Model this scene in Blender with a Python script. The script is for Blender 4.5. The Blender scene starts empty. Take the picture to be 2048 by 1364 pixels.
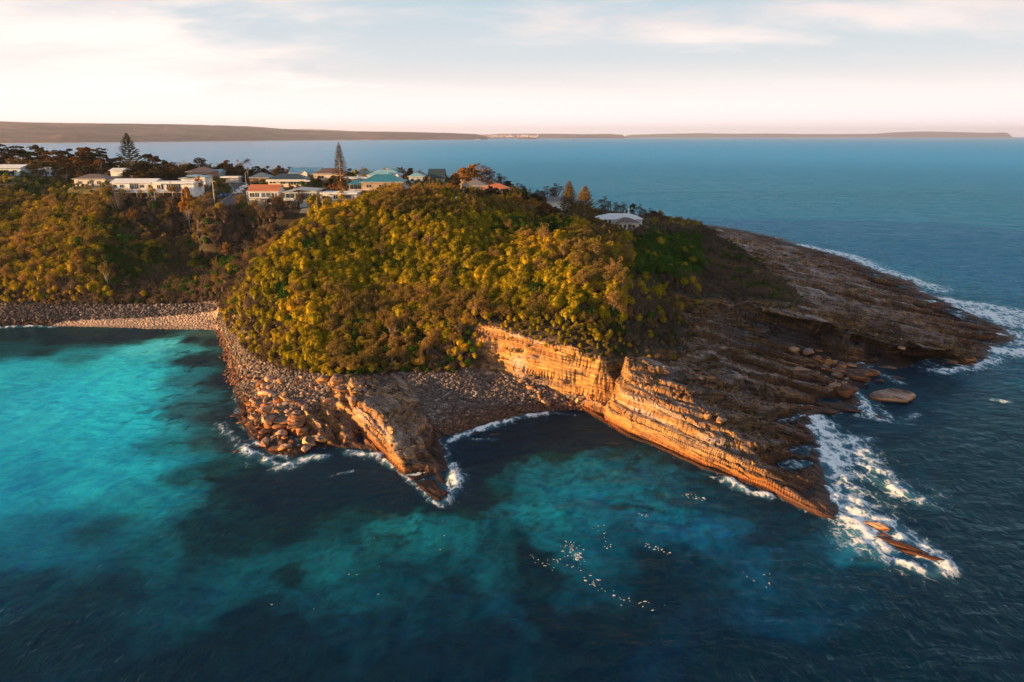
import bpy, math, random
import numpy as np
from mathutils import Vector, Matrix, geometry
R = math.radians
scene = bpy.context.scene
# ------------------------------------------------------------------ camera
FPX = 1400.0                      # focal length in pixels of the 2048 px wide photograph
CAMZ = 60.0
PITCH = math.atan(410.8 / FPX)
camd = bpy.data.cameras.new('camera'); camera = bpy.data.objects.new('camera', camd)
scene.collection.objects.link(camera)
camera.location = (0, 0, CAMZ); camera.rotation_euler = (math.pi/2 - PITCH, 0, 0)
camd.sensor_width = 36.0; camd.lens = 36.0 * FPX / 2048.0
camd.clip_start = 1.0; camd.clip_end = 90000.0
scene.camera = camera
# ------------------------------------------------------------------ exposure
scene.view_settings.view_transform = 'Standard'
scene.view_settings.look = 'None'
scene.view_settings.gamma = 1.0
scene.view_settings.exposure = 1.8
scene.cycles.use_denoising = True
scene.cycles.max_bounces = 5; scene.cycles.diffuse_bounces = 2; scene.cycles.glossy_bounces = 2
scene.cycles.transmission_bounces = 2; scene.cycles.transparent_max_bounces = 4
scene.cycles.volume_bounces = 0
scene.cycles.sample_clamp_indirect = 4.0
# ------------------------------------------------------------------ sun
SUN_EL = R(6.0)
SUN_AZ = math.atan2(-0.970, -0.243)       # compass angle of the sun measured from +Y towards +X
sdir = Vector((math.sin(SUN_AZ)*math.cos(SUN_EL), math.cos(SUN_AZ)*math.cos(SUN_EL), math.sin(SUN_EL)))
sund = bpy.data.lights.new('sun', 'SUN'); sun = bpy.data.objects.new('sun', sund)
scene.collection.objects.link(sun)
sund.energy = 5.0; sund.angle = R(0.55); sund.color = (1.0, 0.54, 0.18)
sun.rotation_euler = sdir.to_track_quat('Z', 'Y').to_euler()
# ------------------------------------------------------------------ world: low-sun sky under thin high cloud
world = bpy.data.worlds.new('World'); scene.world = world; world.use_nodes = True
class NT:
    """small helper for writing node trees"""
    def __init__(s, tree): s.t = tree; s.n = tree.nodes; s.l = tree.links
    def new(s, typ, ins=None, **props):
        n = s.n.new(typ)
        for k, v in props.items(): setattr(n, k, v)
        for k, v in (ins or {}).items():
            if isinstance(v, bpy.types.NodeSocket): s.l.new(v, n.inputs[k])
            else: n.inputs[k].default_value = v
        return n
    def math(s, op, a, b=0.0, c=0.0, clamp=False):
        n = s.new('ShaderNodeMath', {0: a, 1: b, 2: c}, operation=op, use_clamp=clamp); return n.outputs[0]
    def noise(s, vec, scale, detail=3.0, rough=0.55, dist=0.0):
        n = s.new('ShaderNodeTexNoise', {'Vector': vec, 'Scale': scale, 'Detail': detail, 'Roughness': rough, 'Distortion': dist})
        return n.outputs['Fac']
    def ramp(s, fac, stops, interp='LINEAR'):
        n = s.new('ShaderNodeValToRGB', {'Fac': fac}); cr = n.color_ramp; cr.interpolation = interp
        while len(cr.elements) < len(stops): cr.elements.new(0.5)
        for e, (p, c) in zip(cr.elements, stops):
            e.position = p; e.color = (c[0], c[1], c[2], 1.0) if not isinstance(c, (int, float)) else (c, c, c, 1.0)
        return n.outputs['Color']
    def mix(s, fac, a, b, mode='MIX'):
        n = s.n.new('ShaderNodeMix'); n.data_type = 'RGBA'; n.blend_type = mode; n.clamp_factor = True
        for i, v in ((0, fac), (6, a), (7, b)):
            if isinstance(v, bpy.types.NodeSocket): s.l.new(v, n.inputs[i])
            elif i == 0: n.inputs[0].default_value = v
            else: n.inputs[i].default_value = (v[0], v[1], v[2], 1.0)
        return n.outputs[2]
    def maprange(s, v, a, b, c=0.0, d=1.0, smooth=False):
        n = s.new('ShaderNodeMapRange', {0: v, 1: a, 2: b, 3: c, 4: d})
        if smooth: n.interpolation_type = 'SMOOTHSTEP'
        return n.outputs[0]
    def mapping(s, vec, loc=(0,0,0), rot=(0,0,0), scale=(1,1,1)):
        return s.new('ShaderNodeMapping', {'Vector': vec, 'Location': loc, 'Rotation': rot, 'Scale': scale}).outputs[0]
def srgb(r, g, b):
    f = lambda c: (c/255/12.92) if c/255 <= 0.04045 else ((c/255+0.055)/1.055)**2.4
    return (f(r), f(g), f(b))

w = NT(world.node_tree); w.n.clear()
tc = w.new('ShaderNodeTexCoord').outputs['Generated']
sky = w.new('ShaderNodeTexSky', sky_type='NISHITA', sun_disc=False, sun_elevation=SUN_EL, sun_rotation=SUN_AZ, altitude=60.0,
            air_density=1.0, dust_density=1.2, ozone_density=1.5)
sep = w.new('ShaderNodeSeparateXYZ', {0: tc})
X, Y, Z = sep.outputs
zc = w.math('MAXIMUM', Z, 0.0)
zp = w.math('ADD', zc, 0.15)
plane = w.new('ShaderNodeCombineXYZ', {0: w.math('DIVIDE', X, zp), 1: w.math('DIVIDE', Y, zp), 2: 0.0}).outputs[0]
cl1 = w.noise(w.mapping(plane, (5.3, 1.9, 0), (0, 0, R(-10)), (0.22, 0.46, 1)), 1.0, 4, 0.5, 0.8)
cl2 = w.noise(w.mapping(plane, (7.7, 4.2, 0), (0, 0, R(12)), (0.75, 1.5, 1)), 1.0, 6, 0.6, 0.5)
clf = w.math('ADD', w.math('MULTIPLY', cl1, 0.62), w.math('MULTIPLY', cl2, 0.38))
clf = w.math('ADD', clf, w.math('MULTIPLY', X, -0.07)); clf = w.math('ADD', clf, 0.02)         # more cloud to the left
clm = w.maprange(clf, 0.44, 0.57, 0, 0.95, True)
clm = w.math('MAXIMUM', clm, w.maprange(Z, 0.10, 0.02, 0, 1, True))
nish = w.mix(1.0, sky.outputs[0], (0.10, 0.10, 0.10), 'MULTIPLY')
blue = w.ramp(w.maprange(Z, 0, 1), [(0.0, srgb(236, 226, 222)), (0.08, srgb(214, 217, 220)), (0.16, srgb(182, 201, 212)), (0.24, srgb(170, 194, 208)), (0.5, (0.24, 0.34, 0.44)), (1.0, (0.13, 0.19, 0.27))])
nb = w.mix(0.88, nish, blue)
ccol = w.ramp(w.maprange(Z, 0, 1), [(0.0, srgb(243, 232, 234)), (0.03, srgb(252, 241, 240)), (0.09, srgb(255, 240, 233)), (0.15, srgb(250, 232, 224)), (0.25, srgb(238, 226, 222)), (0.5, (0.46, 0.47, 0.51)), (1.0, (0.24, 0.26, 0.31))])
shade = w.maprange(w.noise(w.mapping(plane, (11.7, 9.2, 0), (0, 0, R(-8)), (0.28, 0.55, 1)), 1.0, 5, 0.55, 0.6), 0.44, 0.60, 0, 1, True)
shade = w.math('MULTIPLY', shade, w.maprange(Z, 0.04, 0.10, 0, 0.8, True))
ccol = w.mix(shade, ccol, w.mix(1.0, ccol, (0.70, 0.745, 0.79), 'MULTIPLY'))
skyc = w.mix(clm, nb, ccol)
lowg = w.maprange(Z, 0.035, 0.0, 1.0, 1.12)
skyc = w.mix(1.0, skyc, w.new('ShaderNodeCombineXYZ', {0: lowg, 1: lowg, 2: lowg}).outputs[0], 'MULTIPLY')
bg = w.new('ShaderNodeBackground', {'Color': skyc, 'Strength': 0.37})
w.l.new(bg.outputs[0], w.new('ShaderNodeOutputWorld').inputs[0])

# ------------------------------------------------------------------ projection and noise
CP, SP = math.cos(PITCH), math.sin(PITCH)
def ray(px, py):
    dx = (px - 1024.0) / FPX; dy = (682.0 - py) / FPX
    return np.array([dx, CP + SP*dy, -SP + CP*dy])
def P(px, py, z=0.0):
    d = ray(px, py); t = (z - CAMZ) / d[2]; return (d[0]*t, d[1]*t, z)
def proj(x, y, z):
    zz = z - CAMZ; fw = y*CP - zz*SP; up = y*SP + zz*CP
    return 1024 + FPX*x/fw, 682 - FPX*up/fw
_rng = np.random.RandomState(7)
_perm = _rng.permutation(512).astype(np.int64); _perm = np.concatenate([_perm, _perm, _perm])
_ga = _rng.rand(512) * 2*np.pi; _gx = np.cos(_ga); _gy = np.sin(_ga)
def perlin(x, y):
    x = np.asarray(x, dtype=np.float64); y = np.asarray(y, dtype=np.float64)
    xi = np.floor(x).astype(np.int64); yi = np.floor(y).astype(np.int64)
    xf = x - xi; yf = y - yi
    u = xf*xf*xf*(xf*(xf*6-15)+10); v = yf*yf*yf*(yf*(yf*6-15)+10)
    def g(ix, iy, dx, dy):
        h = _perm[(_perm[ix & 511] + (iy & 511)) & 511]
        return _gx[h]*dx + _gy[h]*dy
    a = g(xi, yi, xf, yf); b = g(xi+1, yi, xf-1, yf); c = g(xi, yi+1, xf, yf-1); d = g(xi+1, yi+1, xf-1, yf-1)
    return ((a + u*(b-a)) + v*((c + u*(d-c)) - (a + u*(b-a)))) * 1.5
def fbm(x, y, octv=4, gain=0.5, lac=2.03, ridged=False):
    s = 0; a = 1.0; n = 0
    for i in range(octv):
        p = perlin(x + 17.3*i, y - 9.1*i)
        if ridged: p = 1 - 2*np.abs(p)
        s = s + a*p; n += a; a *= gain; x = x*lac; y = y*lac
    return s / n
def sstep(x, a, b):
    t = np.clip((x-a)/(b-a), 0, 1); return t*t*(3-2*t)
def inpoly(x, y, poly):
    x = np.asarray(x); y = np.asarray(y); r = np.zeros(x.shape, bool); n = len(poly); j = n-1
    for i in range(n):
        xi, yi = poly[i][0], poly[i][1]; xj, yj = poly[j][0], poly[j][1]
        if yi != yj:
            r ^= ((yi > y) != (yj > y)) & (x < (xj-xi)*(y-yi)/(yj-yi) + xi)
        j = i
    return r
def distpoly(x, y, poly, closed=True):
    x = np.asarray(x, dtype=np.float64); y = np.asarray(y, dtype=np.float64); d = np.full(x.shape, 1e18); n = len(poly)
    for i in range(n if closed else n-1):
        ax, ay = poly[i][0], poly[i][1]; bx, by = poly[(i+1) % n][0], poly[(i+1) % n][1]
        vx, vy = bx-ax, by-ay; L = vx*vx+vy*vy + 1e-12
        t = np.clip(((x-ax)*vx + (y-ay)*vy)/L, 0, 1)
        d = np.minimum(d, (x-ax-t*vx)**2 + (y-ay-t*vy)**2)
    return np.sqrt(d)
# ------------------------------------------------------------------ scene helpers
COL = scene.collection
MATS = {}
def tag(o, label=None, cat=None, group=None, kind=None):
    if label: o['label'] = label
    if cat: o['category'] = cat
    if group: o['group'] = group
    if kind: o['kind'] = kind
    return o
def link(name, me, mat=None, parent=None):
    o = bpy.data.objects.new(name, me); COL.objects.link(o)
    if mat is not None:
        for m in (mat if isinstance(mat, (list, tuple)) else [mat]): me.materials.append(m)
    if parent is not None: o.parent = parent
    return o
def npmesh(name, verts, faces, smooth=False):
    """faces: int array (n,3) or (n,4)"""
    me = bpy.data.meshes.new(name); verts = np.asarray(verts, dtype=np.float32); faces = np.asarray(faces, dtype=np.int32)
    k = faces.shape[1]
    me.vertices.add(len(verts)); me.vertices.foreach_set('co', verts.ravel())
    me.loops.add(faces.size); me.loops.foreach_set('vertex_index', faces.ravel())
    me.polygons.add(len(faces)); me.polygons.foreach_set('loop_start', np.arange(0, faces.size, k, dtype=np.int32))
    me.polygons.foreach_set('use_smooth', np.full(len(faces), smooth))
    me.update(calc_edges=True)
    return me
def empty(name, loc, rz=0.0, scale=1.0):
    o = bpy.data.objects.new(name, None); COL.objects.link(o); o.location = loc; o.rotation_euler = (0, 0, rz)
    o.scale = (scale,)*3; o.empty_display_size = 0.5
    return o
def copy_tree(o, parent=None):
    c = o.copy(); COL.objects.link(c)
    if parent is not None: c.parent = parent
    for ch in KIDS.get(o.name, []): copy_tree(ch, c)
    return c
KIDS = {}
def kid(parent, child):
    KIDS.setdefault(parent.name, []).append(child); child.parent = parent; return child
# ------------------------------------------------------------------ houses: [left px, right px, base py, distance, depth, options]
HO = lambda *a, **k: list(a) + [k]
WHITE=(0.74,0.73,0.71); CREAM=(0.66,0.58,0.48); BRICK=(0.36,0.20,0.13); BRICKT=(0.42,0.31,0.21); GREYW=(0.45,0.48,0.50); BLUEW=(0.45,0.56,0.64); DKBLUE=(0.07,0.09,0.14)
TEAL=(0.030,0.19,0.27); LBLUE=(0.22,0.45,0.55); DARKR=(0.03,0.055,0.075); TERRA=(0.52,0.16,0.055); GREYR=(0.30,0.33,0.34); WROOF=(0.78,0.79,0.80); BROWNR=(0.14,0.085,0.065); SLATE=(0.10,0.15,0.20)
HOUSES = [
 HO(228,312,397,303,9, wall=WHITE, roof=WROOF, rt='gable', h=6.6, rh=1.5, win='long', label='long white two-storey house with pale roof at the cliff edge left of the deck house', bal=(0.10,0.9,2.9)),
 HO(313,390,394,296,10, wall=WHITE, roof=WROOF, rt='flat', h=5.6, win='deck', label='white flat-roofed house with wide front deck above the dark bush', bal=(0.02,0.74,2.3)),
 HO(364,412,377,322,8, wall=WHITE, roof=LBLUE, rt='skill', h=4.4, win='few', label='white house with thin pale blue roof beside the yellow shrub'),
 HO(376,424,360,350,9, wall=BRICK, roof=BROWNR, rt='hip', h=4.0, rh=1.9, win='two', label='brick house with brown hipped roof behind the pale blue roof'),
 HO(414,441,357,364,8, wall=BLUEW, roof=LBLUE, rt='gable', h=3.2, rh=1.2, win='two', label='small pale blue house partly behind the brick house'),
 HO(446,477,365,343,4, wall=GREYW, roof=WROOF, rt='flat', h=2.4, win='none', label='low white-roofed carport beside the top of the street', cat='carport'),
 HO(-14,43,351,338,10, wall=BLUEW, roof=WROOF, rt='gable', h=3.6, rh=1.3, win='few', label='pale house with white roof at the left edge under tall gums'),
 HO(74,106,352,350,8, wall=BLUEW, roof=WROOF, rt='gable', h=3.0, rh=1.2, win='two', label='small blue-white house half hidden by the left-hand gums'),
 HO(150,212,372,316,9, wall=CREAM, roof=BROWNR, rt='hip', h=3.1, rh=1.9, win='few', label='cream walled house with long low brown roof amid orange bushes'),
 HO(222,246,352,342,7, wall=WHITE, roof=WROOF, rt='gable', h=2.6, rh=1.0, win='none', label='small white roof behind the long two-storey house'),
 HO(499,558,408,284,9, wall=WHITE, roof=TERRA, rt='gable', h=5.0, rh=2.4, win='big', label='two-storey house with bright terracotta roof and white verandah posts', bal=(0.02,0.98,2.4), wing=(0.92, 1.25, 3.2)),
 HO(572,634,414,271,11, wall=GREYW, roof=GREYR, rt='skill', h=5.5, win='glass', label='modern grey house with glazed upper floor over a garage', garage=True),
 HO(646,714,411,269,8, wall=WHITE, roof=WROOF, rt='flat', h=4.4, win='bung', label='white flat-roofed bungalow raised on a dark undercroft', bal=(0.0,1.0,1.6)),
 HO(537,612,374,322,9, wall=CREAM, roof=DARKR, rt='hip', h=3.3, rh=2.4, win='bung', label='cream house with dark blue hipped roof and white eaves band', band=True),
 HO(500,538,368,344,9, wall=BRICK, roof=SLATE, rt='hip', h=3.0, rh=2.2, win='row', label='brown brick house with slate blue hipped roof beside the palm'),
 HO(580,640,362,368,10, wall=WHITE, roof=LBLUE, rt='gable', h=4.0, rh=2.6, win='two', label='large white house with light blue roof and front gable', gab=(0.38,0.62)),
 HO(628,686,363,352,9, wall=CREAM, roof=BROWNR, rt='hip', h=3.8, rh=2.4, win='two', label='cream house with grey-brown hipped roof left of the tallest pine'),
 HO(724,806,391,291,10, wall=BRICKT, roof=TEAL, rt='hip', h=5.4, rh=2.8, win='few', label='tan brick house with big teal blue hipped roof', verandah=True),
 HO(688,752,370,322,6, wall=WHITE, roof=WROOF, rt='flat', h=2.9, win='two', label='low white flat-roofed house behind the bare coral-barked tree'),
 HO(736,802,366,340,9, wall=WHITE, roof=LBLUE, rt='hip', h=3.6, rh=2.4, win='two', label='white house with light blue roof and pointed white gables', gab=(0.60,0.95)),
 HO(782,806,360,356,8, wall=GREYW, roof=TEAL, rt='gable', h=3.2, rh=2.1, win='none', label='teal roofed house just behind the white gables'),
 HO(714,738,362,352,7, wall=WHITE, roof=SLATE, rt='hip', h=3.0, rh=2.0, win='none', label='small slate roofed cottage right of the tallest pine'),
 HO(818,846,366,331,7, wall=BLUEW, roof=LBLUE, rt='hip', h=3.0, rh=1.5, win='two', label='small blue hipped cottage left of the dark steep roof'),
 HO(858,888,363,334,8, wall=WHITE, roof=DARKR, rt='gable', h=1.2, rh=4.4, win='none', label='steep dark a-frame house on the hilltop against the sea', flip=False),
 HO(790,812,390,280,6, wall=GREYW, roof=SLATE, rt='hip', h=2.6, rh=1.6, win='few', label='small grey shed beside the tan brick house', cat='shed'),
 HO(926,973,386,300,9, wall=GREYW, roof=(0.20,0.18,0.16), rt='hip', h=3.0, rh=2.2, win='two', label='grey-brown hipped roof house on the hilltop under the orange trees'),
 HO(968,1020,392,291,9, wall=CREAM, roof=TERRA, rt='hip', h=2.6, rh=2.2, win='two', label='cream house with orange hipped roof among dark trees on the hilltop'),
 HO(914,944,412,262,5, wall=WHITE, roof=WROOF, rt='flat', h=2.6, win='few', label='small white flat-roofed building sunk in the hilltop trees'),
 HO(1096,1142,420,301,10, wall=WHITE, roof=(0.13,0.10,0.10), rt='gable', h=3.6, rh=1.6, win='none', label='white walled house with dark low roof left of the two pines'),
 HO(1196,1284,452,303,10, wall=WHITE, roof=WROOF, rt='hip', h=2.9, rh=2.0, win='arch', label='sprawling white house with white roof and arched windows right of the pines', chimney=True),
 HO(1230,1278,459,287,8, wall=CREAM, roof=BROWNR, rt='hip', h=2.7, rh=1.8, win='row', label='low house with rust brown hipped roof in front of the white house'),
]
VIEW_GAPS = [(-19,262,-19,298,8),(-7,258,-7,289,7),(-22,240,-22,260,4),(18,272,18,300,6),(-83,268,-83,284,9),(-58,262,-58,272,9),(-38,258,-38,270,9),(-38,280,-38,290,7),(-96,306,-96,322,6),(-150,286,-150,302,7),(-132,280,-132,296,7),(-112,285,-108,330,6),(48,272,48,288,5),(60,288,60,302,4),(-80,330,-80,345,8),(27,285,27,300,6)]
# ------------------------------------------------------------------ terrain: surveyed heights
SHORE_PX = [(-300,650),(-120,652),(0,652),(60,650),(110,652),(200,655),(300,658),(380,659),(436,660),(452,700),(462,745),(470,800),
 (478,845),(505,880),(540,908),(580,918),(640,896),(700,897),(748,900),(775,925),(800,945),(830,965),(858,992),(880,1002),
 (905,985),(900,940),(886,900),(878,880),(905,868),(960,852),(1040,828),(1110,818),(1160,818),(1200,838),(1260,876),(1310,895),(1370,922),
 (1405,938),(1457,956),(1530,982),(1603,1018),(1660,1040),(1682,1040),(1672,1005),(1655,960),(1645,900),(1622,855),(1632,832),
 (1700,822),(1722,800),(1705,780),(1735,765),(1722,738),(1760,728),(1800,736),(1850,735),(1900,733),(1945,733),(1975,716),(1992,692),(2035,682),
 (2010,655),(1950,628),(1900,604),(1850,585),(1830,562),(1760,543),(1700,518),(1640,500),(1600,491)]
SHORE = [P(a, b)[:2] for a, b in SHORE_PX]
SHORE += [(164,425),(150,470),(118,530),(40,575),(-80,610),(-250,690),(-500,800),(-900,900),(-1000,500),(-900,120),(-620,60),(-420,90),(-330,130),(-280,180),(-246,215)]
PTS = [   # (px, py, height) single surveyed points
 # main hill, canopy height minus scrub is taken off below ('v' rows)
]
VEG_PTS = [(750,700,8.3),(750,620,15.3),(750,560,20.7),(750,500,26.9),(750,450,33),(750,412,38),(750,388,40.5),
 (600,680,9.5),(600,620,15.3),(600,560,21.3),(600,500,27.7),(600,450,33.8),(660,412,38),
 (500,640,11.6),(500,580,17.8),(500,530,23.5),
 (1000,600,20),(1000,560,22.3),(1000,500,27.5),(1000,450,32.5),(1000,410,37),(1000,385,39.8),
 (870,700,9.5),(870,640,14.5),(870,580,20),(870,500,27.5),(870,450,33.5),(870,410,38.5),(880,375,42.5),
 (1150,650,17.8),(1150,600,21.8),(1150,550,25.8),(1150,500,28.6),(1150,462,29.6),
 (1240,640,17.4),(1240,560,25.2),(1240,500,27.2),(1300,640,16.0),(1300,600,19.6),(1300,560,22.8),(1300,510,24.8),(1300,480,25.6)]
BREAK = [
 # beach top and foot of the left hill
 [(-100,608,4.0),(0,608,4.0),(100,610,4.0),(200,611,4.0),(300,612,4.0),(400,608,4.5),(438,605,5.5)],
 [(-100,640,1.6),(0,640,1.6),(110,640,1.4),(200,634,1.8),(330,630,1.8),(430,630,2.4)],
 # foot of main hill along the cobbles
 [(438,605,5.5),(456,640,5.0),(490,690,5.0),(560,738,5.0),(640,750,5.4),(697,752,7.0)],
 [(465,690,2.4),(500,740,2.6),(560,790,3.0),(640,790,3.8),(690,790,4.2)],
 [(520,850,1.3),(600,850,1.7),(680,850,2.2),(715,855,2.0)],
 # western strike ridge
 [(697,752,7.0),(720,796,6.0),(757,826,5.0),(777,857,4.3),(794,897,3.3),(811,931,2.3),(840,962,1.6),(868,988,0.8)],
 [(690,800,3.4),(716,840,2.4),(742,885,0.8),(768,914,0.4)],
 [(697,752,7.0),(780,756,5.4),(820,790,4.0),(850,832,2.4),(868,875,0.9)],
 # eastern cobble cove
 [(780,748,5.6),(860,748,5.8),(930,750,5.6),(990,736,5.6),(1050,762,4.2),(1110,780,3.2),(1170,795,2.6),(1215,802,2.3)],
 [(880,800,2.6),(960,800,2.4),(1050,797,2.2),(1120,805,1.2)],
 # cliff foot (upper part) and cliff top
 [(945,702,9.3),(990,736,5.6)],
 [(950,632,17.0),(1000,650,15.5),(1060,670,14.5),(1130,690,13.5),(1200,704,13.2),(1250,709,13.4),(1272,712,13.0)],
 [(945,702,9.3),(950,632,17.0)],
 # spur scarp
 [(1272,712,13.0),(1262,742,11.0),(1299,772,9.0),(1358,827,6.5),(1427,874,5.1),(1479,900,4.0),(1545,951,2.2),(1610,1000,1.2),(1664,1034,0.4)],
 [(1215,802,2.3),(1235,772,5.5),(1262,742,11.0)],
 [(1168,795,2.2),(1225,838,2.0),(1270,868,1.6)],
 # spur back slope
 [(1272,712,13.0),(1330,738,11.0),(1390,790,8.3),(1450,840,6.0),(1500,880,4.4),(1560,930,2.6),(1620,985,1.2)],
 [(1300,700,12.2),(1350,705,9.5),(1400,722,8.0),(1450,760,7.0),(1500,820,5.0),(1560,880,3.0),(1610,940,1.5)],
 # ledge above the cove
 [(1310,590,15.0),(1400,598,13.0),(1480,605,11.5),(1560,620,10.0),(1640,635,9.0),(1700,650,8.0),(1800,680,6.2),(1900,690,5.2),(1968,702,3.8)],
 [(1318,614,11.2),(1400,624,9.2),(1480,640,6.0),(1560,658,4.6),(1640,674,3.2),(1700,690,2.0),(1800,716,1.3),(1900,728,0.6)],
 [(1380,660,9.0),(1430,690,6.0),(1470,705,3.6),(1560,712,2.8),(1640,722,1.6),(1700,730,0.6)],
]
ROCK_PTS = [(1350,680,10.5),(1500,700,3.2),(1450,720,5.5),(1400,690,8.0),(1600,790,2.4),(1550,740,3.4),(1600,720,2.4),(1650,760,2.2),(1600,850,2.2),(1500,780,5.0),(1550,830,3.2),
 (1600,900,1.8),(1600,575,8.5),(1700,595,6),(1800,635,4.6),(1900,655,3.2),(1500,520,10),(1540,488,6),(1460,470,13),(1500,560,11),(1650,535,5.0),(1750,575,4.2),
 (1600,515,5.5),(1850,610,2.6),(1960,665,2.2),(1400,560,13),(1400,520,15.0),(1400,488,15.5),(1560,540,8.0),
 (660,880,1.2),(600,890,0.6)]
WORLD = [  # town plateau, gullies, ground hidden from the camera (x, y, z)
 (-92,244,13),(-78,256,22),(-70,268,28),(-60,280,31.5),
 (-178,262,20),(-156,258,19),(-140,262,15),(-122,258,9),(-112,268,13),(-175,300,29),(-160,284,27),(-138,290,25),(-112,288,22),(-165,330,34.5),(-120,312,34),(-90,292,33),
 (-210,262,14),(-260,255,16),(-320,235,22),(-210,300,28),(-260,290,30),(-330,280,32),(-200,340,36),(-260,340,38),(-340,340,40),
 (-120,345,37),(-90,320,36),(-60,300,34.5),(-35,295,36),(-60,340,37.5),(-30,320,38),(-160,380,38.5),(-100,380,38),(-60,380,37.5),(-230,400,40),(-300,400,42),
 (-12,290,36.2),(8,290,32.5),(-10,330,36),(20,330,29),(0,370,31),(20,301,29),(48,300,22.5),(60,320,21),(50,350,22),(80,330,17.5),(75,360,16),(40,400,18),(100,400,11),
 (-20,430,30),(-80,440,32.5),(-150,450,34),(-230,460,37),(-330,470,40),(-150,520,18),(-50,500,18),(40,470,12),(-250,560,20),(-420,560,30),(-450,420,40),(-460,300,36),(-460,200,28),
 (-420,150,24),(-360,200,26),(-600,300,40),(-700,500,40),(-600,150,20),(-300,240,18),(130,420,5),
 (-85,275,24)]

def build_heights():
    V = []; E = []
    def add(x, y, z): V.append((x, y, z)); return len(V)-1
    first = len(V)
    for s in SHORE: add(s[0], s[1], 0.0)
    n = len(V)
    E += [(i, (i+1) % n) for i in range(n)]
    for bl in BREAK:
        prev = None
        for q in bl:
            x, y, z = P(*q); i = None
            for k, v in enumerate(V):
                if abs(v[0]-x) < .05 and abs(v[1]-y) < .05: i = k; break
            if i is None: i = add(x, y, z)
            if prev is not None: E.append((prev, i))
            prev = i
    for q in VEG_PTS:
        x, y, z = P(*q); add(x, y, z-3.3)
    for q in ROCK_PTS: add(*P(*q))
    for q in WORLD: add(*q)
    # bevelled sea floor corners
    for q in ((-3000,-3000),(3000,-3000),(3000,3000),(-3000,3000)): add(q[0], q[1], -8.0)
    co = [Vector((v[0], v[1])) for v in V]
    vo, eo, fo, ov, oe, of = geometry.delaunay_2d_cdt(co, E, [], 0, 1e-4)
    vz = np.zeros(len(vo)); A = np.array(V)
    for i, v in enumerate(vo):
        if ov[i]: vz[i] = A[ov[i][0], 2]
        else:
            d = (A[:,0]-v.x)**2 + (A[:,1]-v.y)**2; k = np.argsort(d)[:2]; vz[i] = A[k,2].mean(); print('TIN crossing', v, vz[i])
    return np.array([(v.x, v.y) for v in vo]), vz, fo
def sample_tin(gx, gy, vo, vz, fo):
    """gx, gy sorted axis coordinates -> z[ny,nx]"""
    Z = np.full((len(gy), len(gx)), -8.0)
    for f in fo:
        for k in range(1, len(f)-1):
            a, b, c = vo[f[0]], vo[f[k]], vo[f[k+1]]; za, zb, zcc = vz[f[0]], vz[f[k]], vz[f[k+1]]
            x0, x1 = min(a[0],b[0],c[0]), max(a[0],b[0],c[0]); y0, y1 = min(a[1],b[1],c[1]), max(a[1],b[1],c[1])
            i0, i1 = np.searchsorted(gx, [x0, x1]); j0, j1 = np.searchsorted(gy, [y0, y1])
            i1 = min(i1+1, len(gx)); j1 = min(j1+1, len(gy)); i0 = max(i0-1, 0); j0 = max(j0-1, 0)
            if i0 >= i1 or j0 >= j1: continue
            xx, yy = np.meshgrid(gx[i0:i1], gy[j0:j1])
            det = (b[1]-c[1])*(a[0]-c[0]) + (c[0]-b[0])*(a[1]-c[1])
            if abs(det) < 1e-9: continue
            l1 = ((b[1]-c[1])*(xx-c[0]) + (c[0]-b[0])*(yy-c[1]))/det
            l2 = ((c[1]-a[1])*(xx-c[0]) + (a[0]-c[0])*(yy-c[1]))/det
            l3 = 1-l1-l2; m = (l1 >= -1e-6) & (l2 >= -1e-6) & (l3 >= -1e-6)
            sub = Z[j0:j1, i0:i1]; sub[m] = (l1*za + l2*zb + l3*zcc)[m]
    return Z
def axis(segs):
    out = []
    for a, b, st in segs:
        n = max(1, int(round((b-a)/st))); out += list(np.linspace(a, b, n, endpoint=False))
    out.append(segs[-1][1]); return np.array(out)
GX = axis([(-1010,-460,12),(-460,-260,4),(-260,-175,1.6),(-175,-95,0.8),(-95,-70,0.45),(-70,72,0.3),(72,150,0.42),(150,185,0.6),(185,230,5)])
GY = axis([(20,90,6),(90,100,1),(100,192,0.3),(192,212,0.35),(212,260,0.6),(260,330,0.9),(330,430,1.2),(430,920,8)])
vo, vz, fo = build_heights()
HX, HY = np.meshgrid(GX, GY)
H0 = sample_tin(GX, GY, vo, vz, fo)
land = inpoly(HX, HY, SHORE)
ds = distpoly(HX, HY, SHORE) * np.where(land, 1, -1)
# ---- smoothing of the triangulated facets on soft ground (repeated small box blur in index space, weighted by mask)
def blur(Z, n=1):
    for _ in range(n):
        Zp = np.pad(Z, 1, mode='edge')
        Z = (Zp[1:-1,1:-1]*2 + Zp[:-2,1:-1] + Zp[2:,1:-1] + Zp[1:-1,:-2] + Zp[1:-1,2:]) / 6
    return Z
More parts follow.
